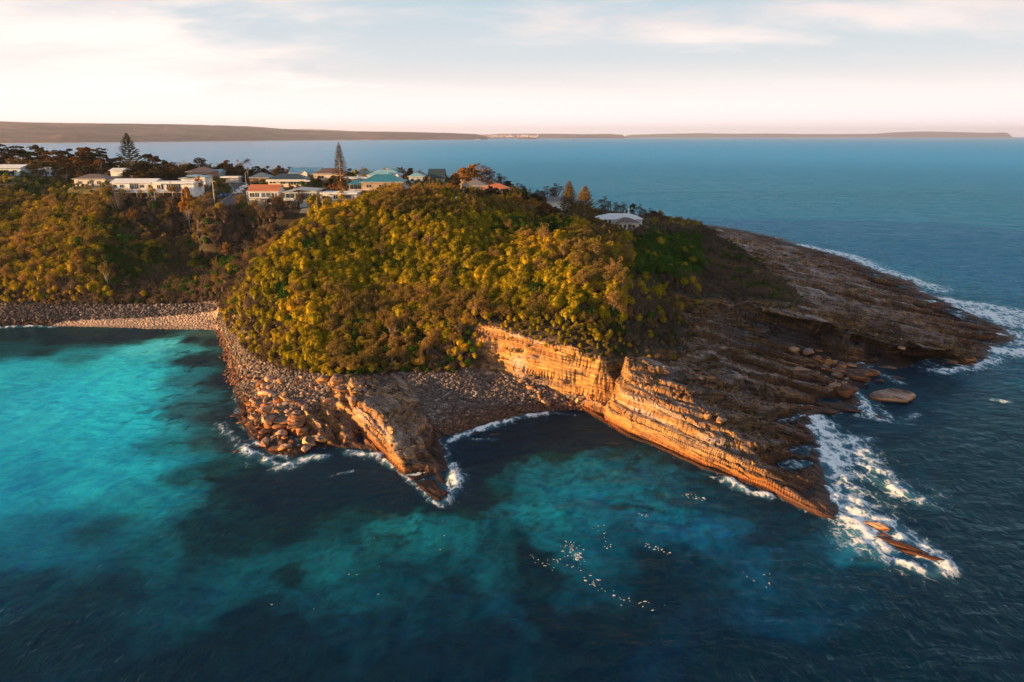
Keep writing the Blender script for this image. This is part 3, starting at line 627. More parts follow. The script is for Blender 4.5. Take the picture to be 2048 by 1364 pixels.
# ---- foam: broken water against the rocks (world polylines with width and strength)
FOAM = [([(1600,490),(1700,512),(1760,538),(1840,566),(1880,580)],7,.95),([(1880,600),(1960,612),(2048,632)],10,1.0),([(1640,498),(1700,515)],5,.7),([(1940,618),(2048,650)],11,1.0),([(2010,668),(2100,700)],11,1.0),
 ([(1990,700),(2048,708),(2120,712)],8,1.0),([(1880,742),(1940,738),(1990,715)],4,.9),([(1730,742),(1770,752),(1800,765)],2.6,.55),([(1700,775),(1722,800),(1740,830)],2.6,.9),([(1745,800),(1790,845),(1830,830)],2.5,.6),([(1720,830),(1780,842)],2.2,.7),
 ([(1625,835),(1660,880),(1670,940),(1690,1000),(1715,1050),(1760,1090)],5.0,1.0),([(1640,850),(1700,880),(1740,930),(1800,985)],4.5,.8),([(1680,940),(1760,960),(1840,1000)],3.8,.72),([(1700,1020),(1770,1050),(1840,1090),(1880,1130)],4.0,.95),([(1730,1070),(1790,1120),(1850,1140)],3.0,.8),
 ([(1750,960),(1830,960),(1880,990)],2.6,.5),([(1650,870),(1740,880)],2.8,.65),([(1860,1120),(1895,1130)],1.6,.8),
 ([(1460,962),(1500,985),(1535,990)],1.8,.9),([(1400,945),(1450,965)],1.0,.5),([(1310,900),(1370,928)],.7,.45),([(900,880),(960,858),(1040,832),(1090,826)],1.8,.9),([(1100,825),(1150,830)],1.0,.6),([(940,880),(990,880)],1.3,.55),
 ([(440,850),(470,880),(520,915)],2.6,.55),([(480,890),(540,925),(580,935)],2.2,.75),([(560,935),(620,915),(650,915)],2.2,.85),([(700,905),(760,910)],1.8,.85),([(760,915),(810,950),(860,995)],1.0,.8),([(905,930),(912,965),(890,1000)],2.2,.75),([(660,952),(705,942)],.8,.6),
 ([(890,885),(905,930)],1.0,.5),([(0,655),(60,652),(110,654)],1.6,.9),([(-100,655),(0,655)],1.6,.9),([(110,656),(200,658),(300,661)],.5,.35),([(450,870),(500,930)],2.0,.35),([(860,1000),(885,1010)],1.0,.9),([(1145,1090),(1150,1110)],1.0,.5),([(1990,800),(2010,805)],1.8,.9),
 ([(1540,990),(1600,1022)],.8,.35)]
fo_a = np.zeros(WXX.shape)
wn1 = fbm(WXX*0.35, WYY*0.35, 4); wn2 = fbm(WXX*0.1+8, WYY*0.1, 3)
for line, wdt, st in FOAM:
    pl = [P(a, b)[:2] for a, b in line]
    xs = [p[0] for p in pl]; ys = [p[1] for p in pl]; mg = wdt*4.5+2
    m_ = (WXX > min(xs)-mg) & (WXX < max(xs)+mg) & (WYY > min(ys)-mg) & (WYY < max(ys)+mg)
    if not m_.any(): continue
    d = distpoly(WXX[m_], WYY[m_], pl, closed=False)
    v = st*np.exp(-(d/wdt)**2*1.1)*(1 + 0.5*wn1[m_] + 0.35*wn2[m_])
    v2 = .56*st*np.exp(-(d/(wdt*1.9))**2*1.1)*(1 + 0.5*wn1[m_] + 0.9*wn2[m_])
    fo_a[m_] = np.maximum(fo_a[m_], np.maximum(v, v2))
edge = np.exp(-(np.clip(dsW, 0, 50)/0.9)**2)*(0.46 + 0.5*fbm(WXX*0.15, WYY*0.15, 2))*sstep(WXX, -100, -95)
fo_a = np.maximum(fo_a, edge)
# drifting froth patches in the sandy bay: positions of small flecks handled by separate strands
# ---- waves
dist = np.hypot(WXX, WYY)
swell = fbm(WXX*0.022*1.2 + WYY*0.03, WYY*0.035 - WXX*0.012, 2)*0.35
def wave(th, L, amp, jit):
    c, s_ = math.cos(th), math.sin(th); a = WXX*c + WYY*s_; b = -WXX*s_ + WYY*c
    return amp*perlin(a/L + jit*perlin(WXX/30., WYY/30.), b/(L*2.6) + th*7)
hw = swell + wave(2.1, 2.9, 0.11, 1.2) + wave(1.75, 1.7, 0.085, 1.0) + wave(2.6, 1.25, 0.06, .7) + wave(0.9, 2.3, 0.04, .7)
sharp = np.where(hw > 0, hw*1.25, hw*0.85)
calm = 1 - 0.55*sstep(-WXX, 60, 110)*sstep(WYY, 160, 220)
WZ = sharp*calm*sstep(1500-dist, 0, 700)*(0.55+0.45*sstep(dsW, 0, 14)) + 0.42*sstep(fo_a, .45, 1.1)*(.7+1.3*wn1)
# ease the mesh ends
WZ += 0.0
wi = np.arange(WXX.size).reshape(WXX.shape)
kp = (dsW > -8) | (dist > 1200)
kq = kp[:-1,:-1] | kp[1:,:-1] | kp[:-1,1:] | kp[1:,1:]
qd = np.stack([wi[:-1,:-1], wi[:-1,1:], wi[1:,1:], wi[1:,:-1]], -1)[kq]
uu = np.unique(qd); rm = np.full(WXX.size, -1); rm[uu] = np.arange(len(uu))
wco = np.stack([WXX, WYY, WZ], -1).reshape(-1, 3)[uu]
wme = npmesh('sea', wco, rm[qd], smooth=True)
addcol(wme, 'body', np.concatenate([wcol.reshape(-1, 3)[uu], np.clip(fo_a.reshape(-1, 1)[uu], 0, 1.3)], 1))
m, t, out = new_mat('sea_water')
geo = t.new('ShaderNodeNewGeometry'); pos = geo.outputs['Position']
at = t.new('ShaderNodeAttribute', attribute_name='body')
sp = t.new('ShaderNodeSeparateXYZ', {0: pos}).outputs
flatp = t.new('ShaderNodeCombineXYZ', {0: sp[0], 1: sp[1], 2: 0.0}).outputs[0]
rot = t.mapping(flatp, rot=(0, 0, R(-32)), scale=(1.0, 0.42, 1))
w1 = t.noise(rot, 0.95, 5, 0.66, 0.4)
w2 = t.noise(t.mapping(flatp, rot=(0, 0, R(18)), scale=(0.5, 1.0, 1)), 0.16, 4, 0.6, 0.3)
w3 = t.noise(t.mapping(flatp, rot=(0, 0, R(-8)), scale=(0.30, 1.0, 1)), 0.035, 4, 0.62, 0.2)
dcam = t.math('SQRT', t.math('ADD', t.math('MULTIPLY', sp[0], sp[0]), t.math('MULTIPLY', sp[1], sp[1])))
farw = t.maprange(dcam, 260, 1400, 0, 1, True)
hgt_n = t.math('ADD', t.math('MULTIPLY', w1, 0.62), t.math('ADD', t.math('MULTIPLY', w2, 1.8), t.math('MULTIPLY', t.math('MULTIPLY', w3, farw), 16.0)))
bump = t.new('ShaderNodeBump', {'Strength': 1.0, 'Distance': 0.75, 'Height': hgt_n}).outputs[0]
# lacy foam from the coverage attribute
fw = t.mapping(flatp, rot=(0, 0, R(-30)), scale=(1.0, 0.5, 1))
warp = t.new('ShaderNodeTexNoise', {'Vector': flatp, 'Scale': 0.45, 'Detail': 4.0}).outputs['Color']
fv = t.new('ShaderNodeVectorMath', {0: fw, 1: t.new('ShaderNodeVectorMath', {0: warp, 'Scale': 2.6}, operation='SCALE').outputs[0]}, operation='ADD').outputs[0]
v1 = t.new('ShaderNodeTexVoronoi', {'Vector': fv, 'Scale': 0.42, 'Randomness': 1.0}, feature='DISTANCE_TO_EDGE').outputs['Distance']
v2 = t.new('ShaderNodeTexVoronoi', {'Vector': fv, 'Scale': 1.15, 'Randomness': 1.0}, feature='DISTANCE_TO_EDGE').outputs['Distance']
lace = t.math('ADD', t.math('MULTIPLY', t.maprange(v1, 0.0, 0.35, 1, 0), 0.62), t.math('MULTIPLY', t.maprange(v2, 0, 0.35, 1, 0), 0.38))
fn = t.noise(fv, 1.1, 6, 0.68, 0.4)
tex = t.math('ADD', t.math('MULTIPLY', lace, 0.6), t.math('MULTIPLY', fn, 0.5))
cov_ = at.outputs['Alpha']
fm = t.math('SUBTRACT', t.math('ADD', tex, t.math('MULTIPLY', cov_, 0.62)), 1.02)
fmask = t.math('MULTIPLY', t.maprange(fm, -0.04, 0.34, 0, 0.95, True), t.maprange(cov_, 0.06, 0.2, 0, 1, True))
halo = t.maprange(cov_, 0.25, 1.0, 0, 0.55, True)
body = t.mix(halo, at.outputs['Color'], t.mix(0.6, at.outputs['Color'], (0.16, 0.36, 0.42)))
bn = t.maprange(t.noise(flatp, 0.9, 4, 0.6), 0.3, 0.7, 0.82, 1.18)
body = t.mix(1.0, body, t.new('ShaderNodeCombineXYZ', {0: bn, 1: bn, 2: bn}).outputs[0], 'MULTIPLY')
body = t.mix(1.0, body, (WGAIN*0.70, WGAIN*0.98, WGAIN*1.14), 'MULTIPLY')
fres = t.new('ShaderNodeFresnel', {'IOR': 1.33, 'Normal': bump}).outputs[0]
calm = t.math('MULTIPLY', t.maprange(t.math('DIVIDE', sp[0], sp[1]), 0.02, -0.36, 0, 1, True), t.maprange(sp[1], 420, 800, 0, 1, True))      # sheltered bay behind the town
refl = t.math('MULTIPLY', fres, t.maprange(calm, 0, 1, 0.46, 0.92))      # self-shadowing of the waves limits the mirror at low angles
dif = t.new('ShaderNodeBsdfDiffuse', {'Color': body, 'Normal': t.new('ShaderNodeBump', {'Strength': 0.20, 'Distance': 0.45, 'Height': hgt_n}).outputs[0]})
glo = t.new('ShaderNodeBsdfGlossy', {'Color': t.mix(calm, (0.45, 0.84, 1.0), (0.92, 0.90, 0.96)), 'Roughness': 0.12, 'Normal': bump})
wat = t.new('ShaderNodeMixShader', {0: refl, 1: dif.outputs[0], 2: glo.outputs[0]})
fbump = t.new('ShaderNodeBump', {'Strength': 0.6, 'Distance': 0.3, 'Height': fn}).outputs[0]
foam = t.new('ShaderNodeBsdfPrincipled', {'Base Color': (0.93, 0.95, 0.97, 1), 'Roughness': 0.7, 'Normal': fbump, 'Specular IOR Level': 0.2})
mx = t.new('ShaderNodeMixShader', {0: fmask, 1: wat.outputs[0], 2: foam.outputs[0]})
t.l.new(mx.outputs[0], out.inputs[0])
sea = link('sea', wme, m); tag(sea, kind='structure')

# drifting froth flecks floating on the cove water
rfk = np.random.RandomState(3); FV = []; FF = []
for arc, cnt, spr in (([(1060,1120),(1100,1130),(1140,1105),(1150,1095)],34,1.3),([(1135,1085),(1150,1110),(1165,1120)],60,.9),([(1150,1130),(1190,1170),(1230,1195),(1320,1215)],40,1.1),([(1200,1050),(1220,1110)],14,1.2),([(1290,1090),(1340,1107)],26,.5),([(1370,990),(1410,1000)],26,.8),([(1280,1030),(1290,1032)],8,.6),([(620,1185),(880,1060)],10,6),([(1500,1150),(1560,1180)],8,2)):
    for _ in range(cnt):
        k_ = rfk.randint(len(arc)-1); f_ = rfk.rand(); qx_, qy_ = P(arc[k_][0]*(1-f_)+arc[k_+1][0]*f_, arc[k_][1]*(1-f_)+arc[k_+1][1]*f_)[:2]
        qx_ += rfk.normal(0, spr*.6); qy_ += rfk.normal(0, spr*.6); i_ = min(np.searchsorted(WX, qx_), len(WX)-1); j_ = np.searchsorted(WY, qy_); zq = WZ[j_, i_] + .03
        rr_ = rfk.uniform(.03, .11)*(1 + 1.2*(rfk.rand() < .10)); an = np.linspace(0, 2*np.pi, 8)[:-1]; b_ = len(FV); rq = rr_*rfk.uniform(.5, 1.2, 7)
        for a_k, r_k in zip(an, rq): FV.append((qx_+math.cos(a_k)*r_k*1.5, qy_+math.sin(a_k)*r_k*.7, zq))
        FV.append((qx_, qy_, zq+.06)); FF += [(b_+q_, b_+(q_+1) % 7, b_+7) for q_ in range(7)]
fk = link('foam_flecks', npmesh('foam_flecks', FV, FF), None)
m, t, out = new_mat('froth'); t.l.new(t.new('ShaderNodeBsdfDiffuse', {'Color': (.55,.60,.62,1)}).outputs[0], out.inputs[0]); fk.data.materials.append(m); tag(fk, 'white froth flecks drifting on the cove water', kind='stuff')
# ------------------------------------------------------------------ foliage and bark materials
def foliage_mat(name, stops, trans=0.35, scale=0.06):
    m, t, out = new_mat(name)
    geo = t.new('ShaderNodeNewGeometry').outputs['Position']
    rnd = t.new('ShaderNodeObjectInfo').outputs['Random']
    n = t.noise(geo, scale, 3, 0.6); n2 = t.noise(geo, 0.9, 2, 0.5)
    f = t.math('ADD', t.math('MULTIPLY', t.maprange(n, 0.35, 0.65), 0.55), t.math('ADD', t.math('MULTIPLY', rnd, 0.23), t.math('MULTIPLY', t.maprange(n2, 0.3, 0.7), 0.22)))
    col = t.ramp(f, stops)
    d = t.new('ShaderNodeBsdfDiffuse', {'Color': col}); tr = t.new('ShaderNodeBsdfTranslucent', {'Color': col})
    mx = t.new('ShaderNodeMixShader', {0: trans, 1: d.outputs[0], 2: tr.outputs[0]})
    t.l.new(mx.outputs[0], out.inputs[0]); return m
def bark_mat(name, a, b):
    m, t, out = new_mat(name)
    geo = t.new('ShaderNodeNewGeometry').outputs['Position']
    col = t.ramp(t.noise(t.mapping(geo, scale=(3, 3, 0.8)), 2.0, 4, 0.6), [(0.35, a), (0.65, b)])
    bs = t.new('ShaderNodeBsdfPrincipled', {'Base Color': col, 'Roughness': 0.9, 'Specular IOR Level': 0.1})
    t.l.new(bs.outputs[0], out.inputs[0]); return m
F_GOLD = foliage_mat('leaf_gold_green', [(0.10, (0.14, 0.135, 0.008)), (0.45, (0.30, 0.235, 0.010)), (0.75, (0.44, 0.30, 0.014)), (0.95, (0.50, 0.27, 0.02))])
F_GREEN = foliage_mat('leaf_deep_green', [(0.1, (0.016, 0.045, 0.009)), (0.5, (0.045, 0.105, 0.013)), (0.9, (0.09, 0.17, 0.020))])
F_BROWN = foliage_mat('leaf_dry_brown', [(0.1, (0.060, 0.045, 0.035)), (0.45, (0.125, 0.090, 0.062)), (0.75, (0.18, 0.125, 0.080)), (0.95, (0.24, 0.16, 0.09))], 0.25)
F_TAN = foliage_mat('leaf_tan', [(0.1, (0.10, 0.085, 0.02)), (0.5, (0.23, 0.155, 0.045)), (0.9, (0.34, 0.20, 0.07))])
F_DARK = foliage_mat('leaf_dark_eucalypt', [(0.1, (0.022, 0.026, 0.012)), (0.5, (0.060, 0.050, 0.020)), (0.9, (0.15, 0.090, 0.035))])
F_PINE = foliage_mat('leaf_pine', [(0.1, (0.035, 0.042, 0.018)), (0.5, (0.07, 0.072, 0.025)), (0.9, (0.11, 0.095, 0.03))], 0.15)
F_PINEG = foliage_mat('leaf_pine_golden', [(0.1, (0.10, 0.085, 0.02)), (0.5, (0.17, 0.125, 0.03)), (0.9, (0.24, 0.15, 0.04))], 0.2)
B_PALE = bark_mat('bark_pale', (0.30, 0.23, 0.17), (0.50, 0.42, 0.34))
B_DARK = bark_mat('bark_dark', (0.05, 0.04, 0.03), (0.14, 0.11, 0.09))
# ------------------------------------------------------------------ plant meshes
class Leaves:
    def __init__(s, seed): s.r = np.random.RandomState(seed); s.v = []; s.f = []; s.n = 0
    def quads(s, c, nrm, size, aspect=0.6):
        """one rhombic leaf clump per centre, facing roughly nrm"""
        k = len(c); r = s.r
        n = nrm + r.normal(0, 0.45, (k, 3)); n /= np.linalg.norm(n, axis=1)[:, None] + 1e-9
        a = r.normal(0, 1, (k, 3)); a -= (a*n).sum(1)[:, None]*n; a /= np.linalg.norm(a, axis=1)[:, None] + 1e-9
        b = np.cross(n, a); sz = size*r.uniform(0.6, 1.3, (k, 1))
        q = np.stack([c-a*sz, c-b*sz*aspect + n*sz*.15, c+a*sz, c+b*sz*aspect + n*sz*.15], 1).reshape(-1, 3)
        s.v.append(q); s.f.append(np.arange(k*4).reshape(k, 4) + s.n); s.n += k*4
    def blob(s, c, rad, count, size, up=0.0):
        r = s.r; d = r.normal(0, 1, (count, 3)); d /= np.linalg.norm(d, axis=1)[:, None]
        if up: d[:, 2] = np.where(d[:, 2] < -0.35, -d[:, 2]*0.5, d[:, 2]); d /= np.linalg.norm(d, axis=1)[:, None]
        p = np.array(c) + d*np.array(rad)*r.uniform(0.72, 1.06, (count, 1))
        s.quads(p, d, size)
    def core(s, c, rad, seg=7, rings=4):
        ph = np.linspace(0.15, np.pi-0.15, rings); th = np.linspace(0, 2*np.pi, seg, endpoint=False)
        pts = np.array([(math.sin(a)*math.cos(b), math.sin(a)*math.sin(b), math.cos(a)) for a in ph for b in th])
        pts *= s.r.uniform(0.85, 1.1, (len(pts), 1)); v = np.array(c) + pts*np.array(rad)
        f = [[i*seg+j, (i+1)*seg+j, (i+1)*seg+(j+1) % seg, i*seg+(j+1) % seg] for i in range(rings-1) for j in range(seg)]
        s.v.append(v); s.f.append(np.array(f) + s.n); s.n += len(v)
    def mesh(s, name): return npmesh(name, np.concatenate(s.v), np.concatenate(s.f))
def tube(pts, rads, seg=5):
    """tapered tube through pts -> verts, quads"""
    pts = [np.array(p, float) for p in pts]; V = []; F = []
    for i, p in enumerate(pts):
        d = pts[min(i+1, len(pts)-1)] - pts[max(i-1, 0)]; d /= np.linalg.norm(d) + 1e-9
        a = np.cross(d, (0.3, 1, 0.1)); a /= np.linalg.norm(a) + 1e-9; b = np.cross(d, a)
        for k in range(seg):
            an = 2*math.pi*k/seg; V.append(p + (a*math.cos(an) + b*math.sin(an))*rads[i])
    for i in range(len(pts)-1):
        for k in range(seg): F.append([i*seg+k, i*seg+(k+1) % seg, (i+1)*seg+(k+1) % seg, (i+1)*seg+k])
    return np.array(V), np.array(F)
class Wood:
    def __init__(s): s.v = []; s.f = []; s.n = 0
    def add(s, pts, rads, seg=5):
        v, f = tube(pts, rads, seg); s.v.append(v); s.f.append(f + s.n); s.n += len(v)
    def mesh(s, name): return npmesh(name, np.concatenate(s.v), np.concatenate(s.f), True)
def scrub(seed, h=3.0, rx=1.25, ncl=15, nl=40, leaf=0.17, lean=(0.35, 0.12), q0=.34, q1=.58):
    """wind-shorn coastal shrub: knobbly crown of leaf clumps on thin stems"""
    L = Leaves(seed); W = Wood(); r = L.r; top = np.array([lean[0], lean[1], h])
    cz = h*0.62
    L.core((lean[0]*.6, lean[1]*.6, cz), (rx*0.80, rx*0.76, h*0.32))
    for i in range(ncl):
        a = r.uniform(0, 2*np.pi); e = r.uniform(-0.2, 1.0)**1.0 if i > 2 else 0.95
        rr = math.sqrt(max(0.02, 1-e*e)); c = np.array([math.cos(a)*rr*rx*.85 + lean[0]*.6, math.sin(a)*rr*rx*.85 + lean[1]*.6, cz + e*h*0.34])
        q = r.uniform(q0, q1)*rx*0.85
        L.blob(c, (q, q, q*0.85), nl, leaf, 1)
    W.add([(0,0,-.6),(lean[0]*.2, .05, h*.3),(lean[0]*.6, lean[1]*.6, h*.7)], [.10,.08,.03])
    for i in range(3):
        a = r.uniform(0, 6.28); W.add([(lean[0]*.1,0,h*.18),(math.cos(a)*rx*.4, math.sin(a)*rx*.4, h*.45),(math.cos(a)*rx*.7, math.sin(a)*rx*.7, h*.7)], [.06,.04,.015])
    return L.mesh('crown'), W.mesh('trunk')
def dry(seed, h=2.8, rx=1.3, nb=16, leaf=0.11):
    """open dry shrub: many ascending twigs, sparse brown leaf tufts"""
    L = Leaves(seed); W = Wood(); r = L.r
    L.core((0, 0, h*.42), (rx*.5, rx*.5, h*.26))
    for i in range(nb):
        a = r.uniform(0, 6.28); rr = r.uniform(.25, 1.0)*rx; zt = h*r.uniform(.62, 1.05)*(1-0.25*(rr/rx)**2)
        tip = np.array([math.cos(a)*rr, math.sin(a)*rr, zt]); mid = tip*np.array([.5,.5,.5]) + (0, 0, h*.05)
        if i % 2 == 0: W.add([(0,0,-.4), mid, tip + (0,0,.12)], [.05,.03,.010], 4)
        for k in range(3):
            c = mid + (tip-mid)*r.uniform(.35, 1.05); L.blob(c + r.normal(0, .12, 3), (.34,.34,.38), 16, leaf)
    return L.mesh('crown'), W.mesh('trunk')
def tanbush(seed, h=4.4, rx=1.35):
    """upright coast banksia / she-oak: pale stem, feathery tan crown in several heads"""
    L = Leaves(seed); W = Wood(); r = L.r; k = 6
    W.add([(0,0,-.8),(.1,.05,h*.25),(.0,.1,h*.5),(.1,0,h*.75)], [.13,.10,.07,.03], 6)
    for i in range(k):
        a = 6.28*i/k + r.uniform(-.4,.4); rr = r.uniform(.35,.85)*rx if i else .1; zt = h*r.uniform(.62,.95) if i else h
        tip = np.array([math.cos(a)*rr, math.sin(a)*rr, zt]); W.add([(0,0,h*r.uniform(.25,.45)), tip*np.array([.55,.55,.78]), tip], [.06,.04,.015], 4)
        for q in range(5):
            c = tip + r.normal(0, 1, 3)*np.array([.30,.30,.36]) - (0, 0, .15*q*.6)
            L.blob(c, (.42,.42,.50), 34, 0.13)
    return L.mesh('crown'), W.mesh('trunk')
def gum(seed, h=9.0, rx=4.0, tiers=15, leaf=0.26, flat=0.30, dens=70):
    """spreading eucalypt: forked trunk, flat-topped separate foliage plates with sky between them"""
    L = Leaves(seed); W = Wood(); r = L.r
    fork = np.array([r.uniform(-.3,.3), r.uniform(-.3,.3), h*.30])
    W.add([(0,0,-1.2), fork*.5, fork], [.30,.24,.20], 7)
    for i in range(tiers):
        a = r.uniform(0, 6.28); rr = rx*math.sqrt(r.uniform(.02, 1.0)); zt = h*(1.0 - 0.40*(rr/rx)**1.7 - r.uniform(0, .22))
        tip = np.array([math.cos(a)*rr, math.sin(a)*rr, zt]); m1 = fork + (tip-fork)*.4 + r.normal(0,.2,3) + (0,0,-.1*h*(rr/rx))
        m2 = fork + (tip-fork)*.75 + r.normal(0,.15,3)
        W.add([fork, m1, m2, tip], [.13,.09,.06,.02], 5)
        pr = r.uniform(.55, 1.0)*rx*.33
        for q in range(5):
            c = tip + r.normal(0, 1, 3)*np.array([pr*.55, pr*.55, pr*.14])
            L.blob(c, (pr*.62, pr*.62, pr*flat), int(dens*0.5), leaf, 1)
    return L.mesh('crown'), W.mesh('trunk')
def norfolk(seed, h=20.0, rb=4.2, step=0.8, dens=1.0, z0=0.12, bare=0.0):
    """tiered pine: whorls of level branches, upswept tips, spire top"""
    L = Leaves(seed); W = Wood(); r = L.r
    W.add([(0,0,-1.0),(0,0,h*.5),(0.05,0,h)], [.38,.24,.04], 8)
    z = h*z0
    while z < h*0.99:
        f = (z/h - z0)/(1-z0); rad = rb*(1-f)**0.80*(0.55 + 0.45*min(1, f*5)) + 0.18
        nb = 7 if f < .8 else 5; ph = r.uniform(0, 6.28)
        for k in range(nb):
            a = ph + 6.28*k/nb + r.uniform(-.15,.15); rr = rad*r.uniform(.82,1.12); d = np.array([math.cos(a), math.sin(a), 0])
            side = np.array([-d[1], d[0], 0]); sweep = 0.10 + 0.25*f
            p0 = np.array([0,0,z]); p1 = p0 + d*rr*.5 + (0,0,-.03*rr); p2 = p0 + d*rr + (0,0,sweep*rr)
            W.add([p0, p1, p2], [.11*(1-f)+.04,.08*(1-f)+.03,.02], 4)
            n = int((6 + rr*6)*dens); tt = r.uniform(.22 + bare*.3, 1.0, n)
            c = np.where(tt[:,None] < .5, p0 + (p1-p0)*(tt[:,None]*2), p1 + (p2-p1)*(tt[:,None]*2-1))
            w_ = (0.10 + 0.28*np.sin(np.clip(tt,0,1)*np.pi*.85))*min(rr, 2.0)*.8
            c = c + side*(r.uniform(-1,1,(n,1))*w_[:,None]) + np.array([0,0,1])*r.uniform(-.02,.16,(n,1))
            L.quads(c, np.tile([0,0,1.0], (n,1)) + d*(-.35), 0.27 if rr > .8 else .2, .5)
        z += step*(1.0 - 0.45*f)*r.uniform(.9,1.1)
    L.blob((0,0,h), (.12,.12,.5), 14, .12)
    return L.mesh('crown'), W.mesh('trunk')
def palm(seed, h=7.0, fr=1.8, nf=20, droop=1.0):
    L = Leaves(seed); W = Wood(); r = L.r
    W.add([(0,0,-.8),(.1,0,h*.5),(.15,.05,h)], [.16,.12,.11], 7)
    for i in range(nf):
        a = 6.28*i/nf*2.618; e = r.uniform(-.5, 1.15); d = np.array([math.cos(a), math.sin(a), 0]); p = np.array([.15,.05,h])
        for k in range(7):
            t_ = (k+1)/7; q = np.array([.15,.05,h]) + d*fr*t_*math.cos(e*.7) + np.array([0,0,1])*(fr*t_*math.sin(e) - droop*fr*.55*t_*t_)
            side = np.array([-d[1], d[0], 0]); n = 5
            c = p + (q-p)*r.uniform(0,1,(n,1)) + side*r.uniform(-.22,.22,(n,1))*(1-t_*.5)
            L.quads(c, np.tile([0,0,1.0], (n,1)), 0.26, .5); p = q
    return L.mesh('crown'), W.mesh('trunk')
def dead(seed, h=3.5, rx=1.2, nb=9):
    W = Wood(); r = np.random.RandomState(seed)
    W.add([(0,0,-.5),(.1,.1,h*.35),(.0,.1,h*.6)], [.12,.09,.05], 6)
    for i in range(nb):
        a = r.uniform(0,6.28); z0 = h*r.uniform(.2,.6); tip = np.array([math.cos(a)*rx*r.uniform(.3,1), math.sin(a)*rx*r.uniform(.3,1), h*r.uniform(.7,1.05)])
        W.add([(0.05,.08,z0), (tip+(0,0,z0))*.5, tip], [.06,.04,.012], 4)
    return W.mesh('branches')
PLANTN = 0
def plant(name, crown, trunk, fm, bm, label, cat, group, loc, rz=0, sc=1.0):
    root = empty(name, loc, rz, sc); tag(root, label, cat, group)
    if crown is not None:
        c = bpy.data.objects.new('crown', crown); COL.objects.link(c); kid(root, c)
        if not crown.materials: crown.materials.append(fm)
    t_ = bpy.data.objects.new('trunk', trunk); COL.objects.link(t_); kid(root, t_)
    if not trunk.materials: trunk.materials.append(bm)
    return root
def hz(x, y): return float(hgt(np.array([x]), np.array([y]), H)[0])
def ground(px, py):
    """point of the ground seen at a pixel of the photograph"""
    x, y, z = hit_tin(px, py); return x, y, hz(x, y)
def at_dist(px, D):
    """ground point in the vertical plane of a pixel column at forward distance D (iterated for the slope)"""
    z = 30.0
    for _ in range(6):
        fw = D*CP + (CAMZ-z)*SP; x = (px-1024)/FPX*fw; z = hz(x, D)
    return x, D, z
def top_h(px, py, D, base):
    """height needed at distance D for something to reach pixel row py"""
    d = ray(px, py); return CAMZ + d[2]*(D/d[1]) - base
# ------------------------------------------------------------------ scattering the scrub
SC_A = [scrub(11+i, h=3.6+.35*(i % 3), rx=1.15+.12*(i % 4), ncl=24, nl=20, leaf=.15, q0=.22, q1=.42) for i in range(5)]
SC_E = [scrub(41+i, h=3.0, rx=1.25, ncl=13) for i in range(3)]
SC_B = [dry(61+i, h=2.7+.3*i, rx=1.25) for i in range(4)]
SC_C = [tanbush(81+i, h=4.0+.4*i) for i in range(3)]
SC_S = [dry(91+i, h=1.3, rx=.95, nb=12, leaf=.10) for i in range(2)]
for c_, t_ in SC_A: c_.materials.append(F_GOLD); t_.materials.append(B_PALE)
for c_, t_ in SC_E: c_.materials.append(F_GREEN); t_.materials.append(B_DARK)
for c_, t_ in SC_B + SC_S: c_.materials.append(F_BROWN); t_.materials.append(B_DARK)
for c_, t_ in SC_C: c_.materials.append(F_TAN); t_.materials.append(B_PALE)
HOUSE_ZONES = []        # (x, y, radius) kept clear, filled by the town file
rs = np.random.RandomState(5)
sp_ = 1.2
nxg = int((150+340)/sp_); nyg = int((440-150)/sp_)
cx, cy = np.meshgrid(np.arange(nxg)*sp_ - 340, np.arange(nyg)*sp_ + 150)
cx = (cx + rs.uniform(-.62,.62,cx.shape)*sp_).ravel(); cy = (cy + rs.uniform(-.62,.62,cy.shape)*sp_).ravel()
_in = inpoly(cx, cy, VEG); _df = distpoly(cx, cy, VEG); _h = hgt(cx, cy, H)
ok = _in | ((_df < 1.2) & (_h > 3.5)) | ((_df < 3.2) & (_h > 8) & (rs.rand(len(cx)) < .4)); cx = cx[ok]; cy = cy[ok]
cz = hgt(cx, cy, H); px_, py_ = proj(cx, cy, cz+2.2)
ok = (px_ > -260) & (px_ < 2100); cx, cy, cz, px_, py_ = [a[ok] for a in (cx, cy, cz, px_, py_)]
dtn = distpoly(cx, cy, TOWN)*np.where(inpoly(cx, cy, TOWN), 1, -1)
rdn = np.full(cx.shape, 1e9)
for line, hw_ in ROADS: rdn = np.minimum(rdn, distpoly(cx, cy, [p[:2] for p in line], False) - hw_)
dens = np.where(dtn > 0, 0.36, 1.0)
dens *= np.where(rdn < 1.6, 0, 1)
for hx_, hy_, hr_ in HOUSE_ZONES: dens *= (np.hypot(cx-hx_, cy-hy_) > hr_ + 1.0)
for xa, ya, xb, yb, wv in VIEW_GAPS:                # gardens and slopes kept low in front of houses
    dens *= np.where((distpoly(cx, cy, [(xa, ya), (xb, yb)], False) < wv*.75), 0.2, 1)
clear = fbm(cx*0.12, cy*0.12, 3)
dens *= np.where((clear > 0.42) & (dtn < 0), 0.45, 1)
fr0 = (px_ > 1400) & (dtn < 0); dens *= np.where(fr0, np.clip(.75 + fbm(cx*.2+9, cy*.2, 2)*1.2, .15, 1), 1)
ok = rs.rand(len(cx)) < dens
cx, cy, cz, px_, py_, dtn = [a[ok] for a in (cx, cy, cz, px_, py_, dtn)]
u_ = rs.rand(len(cx)); n1 = fbm(cx*0.05+3, cy*0.05, 3); n2 = fbm(cx*0.09+30, cy*0.09+5, 3)
front = distpoly(cx, cy, VEG)
kind = np.zeros(len(cx), int)                       # 0 gold scrub, 1 green, 2 brown dry, 3 tan upright, 4 low shrubs
main = (px_ > 430 + (py_-440)*-0.0) 
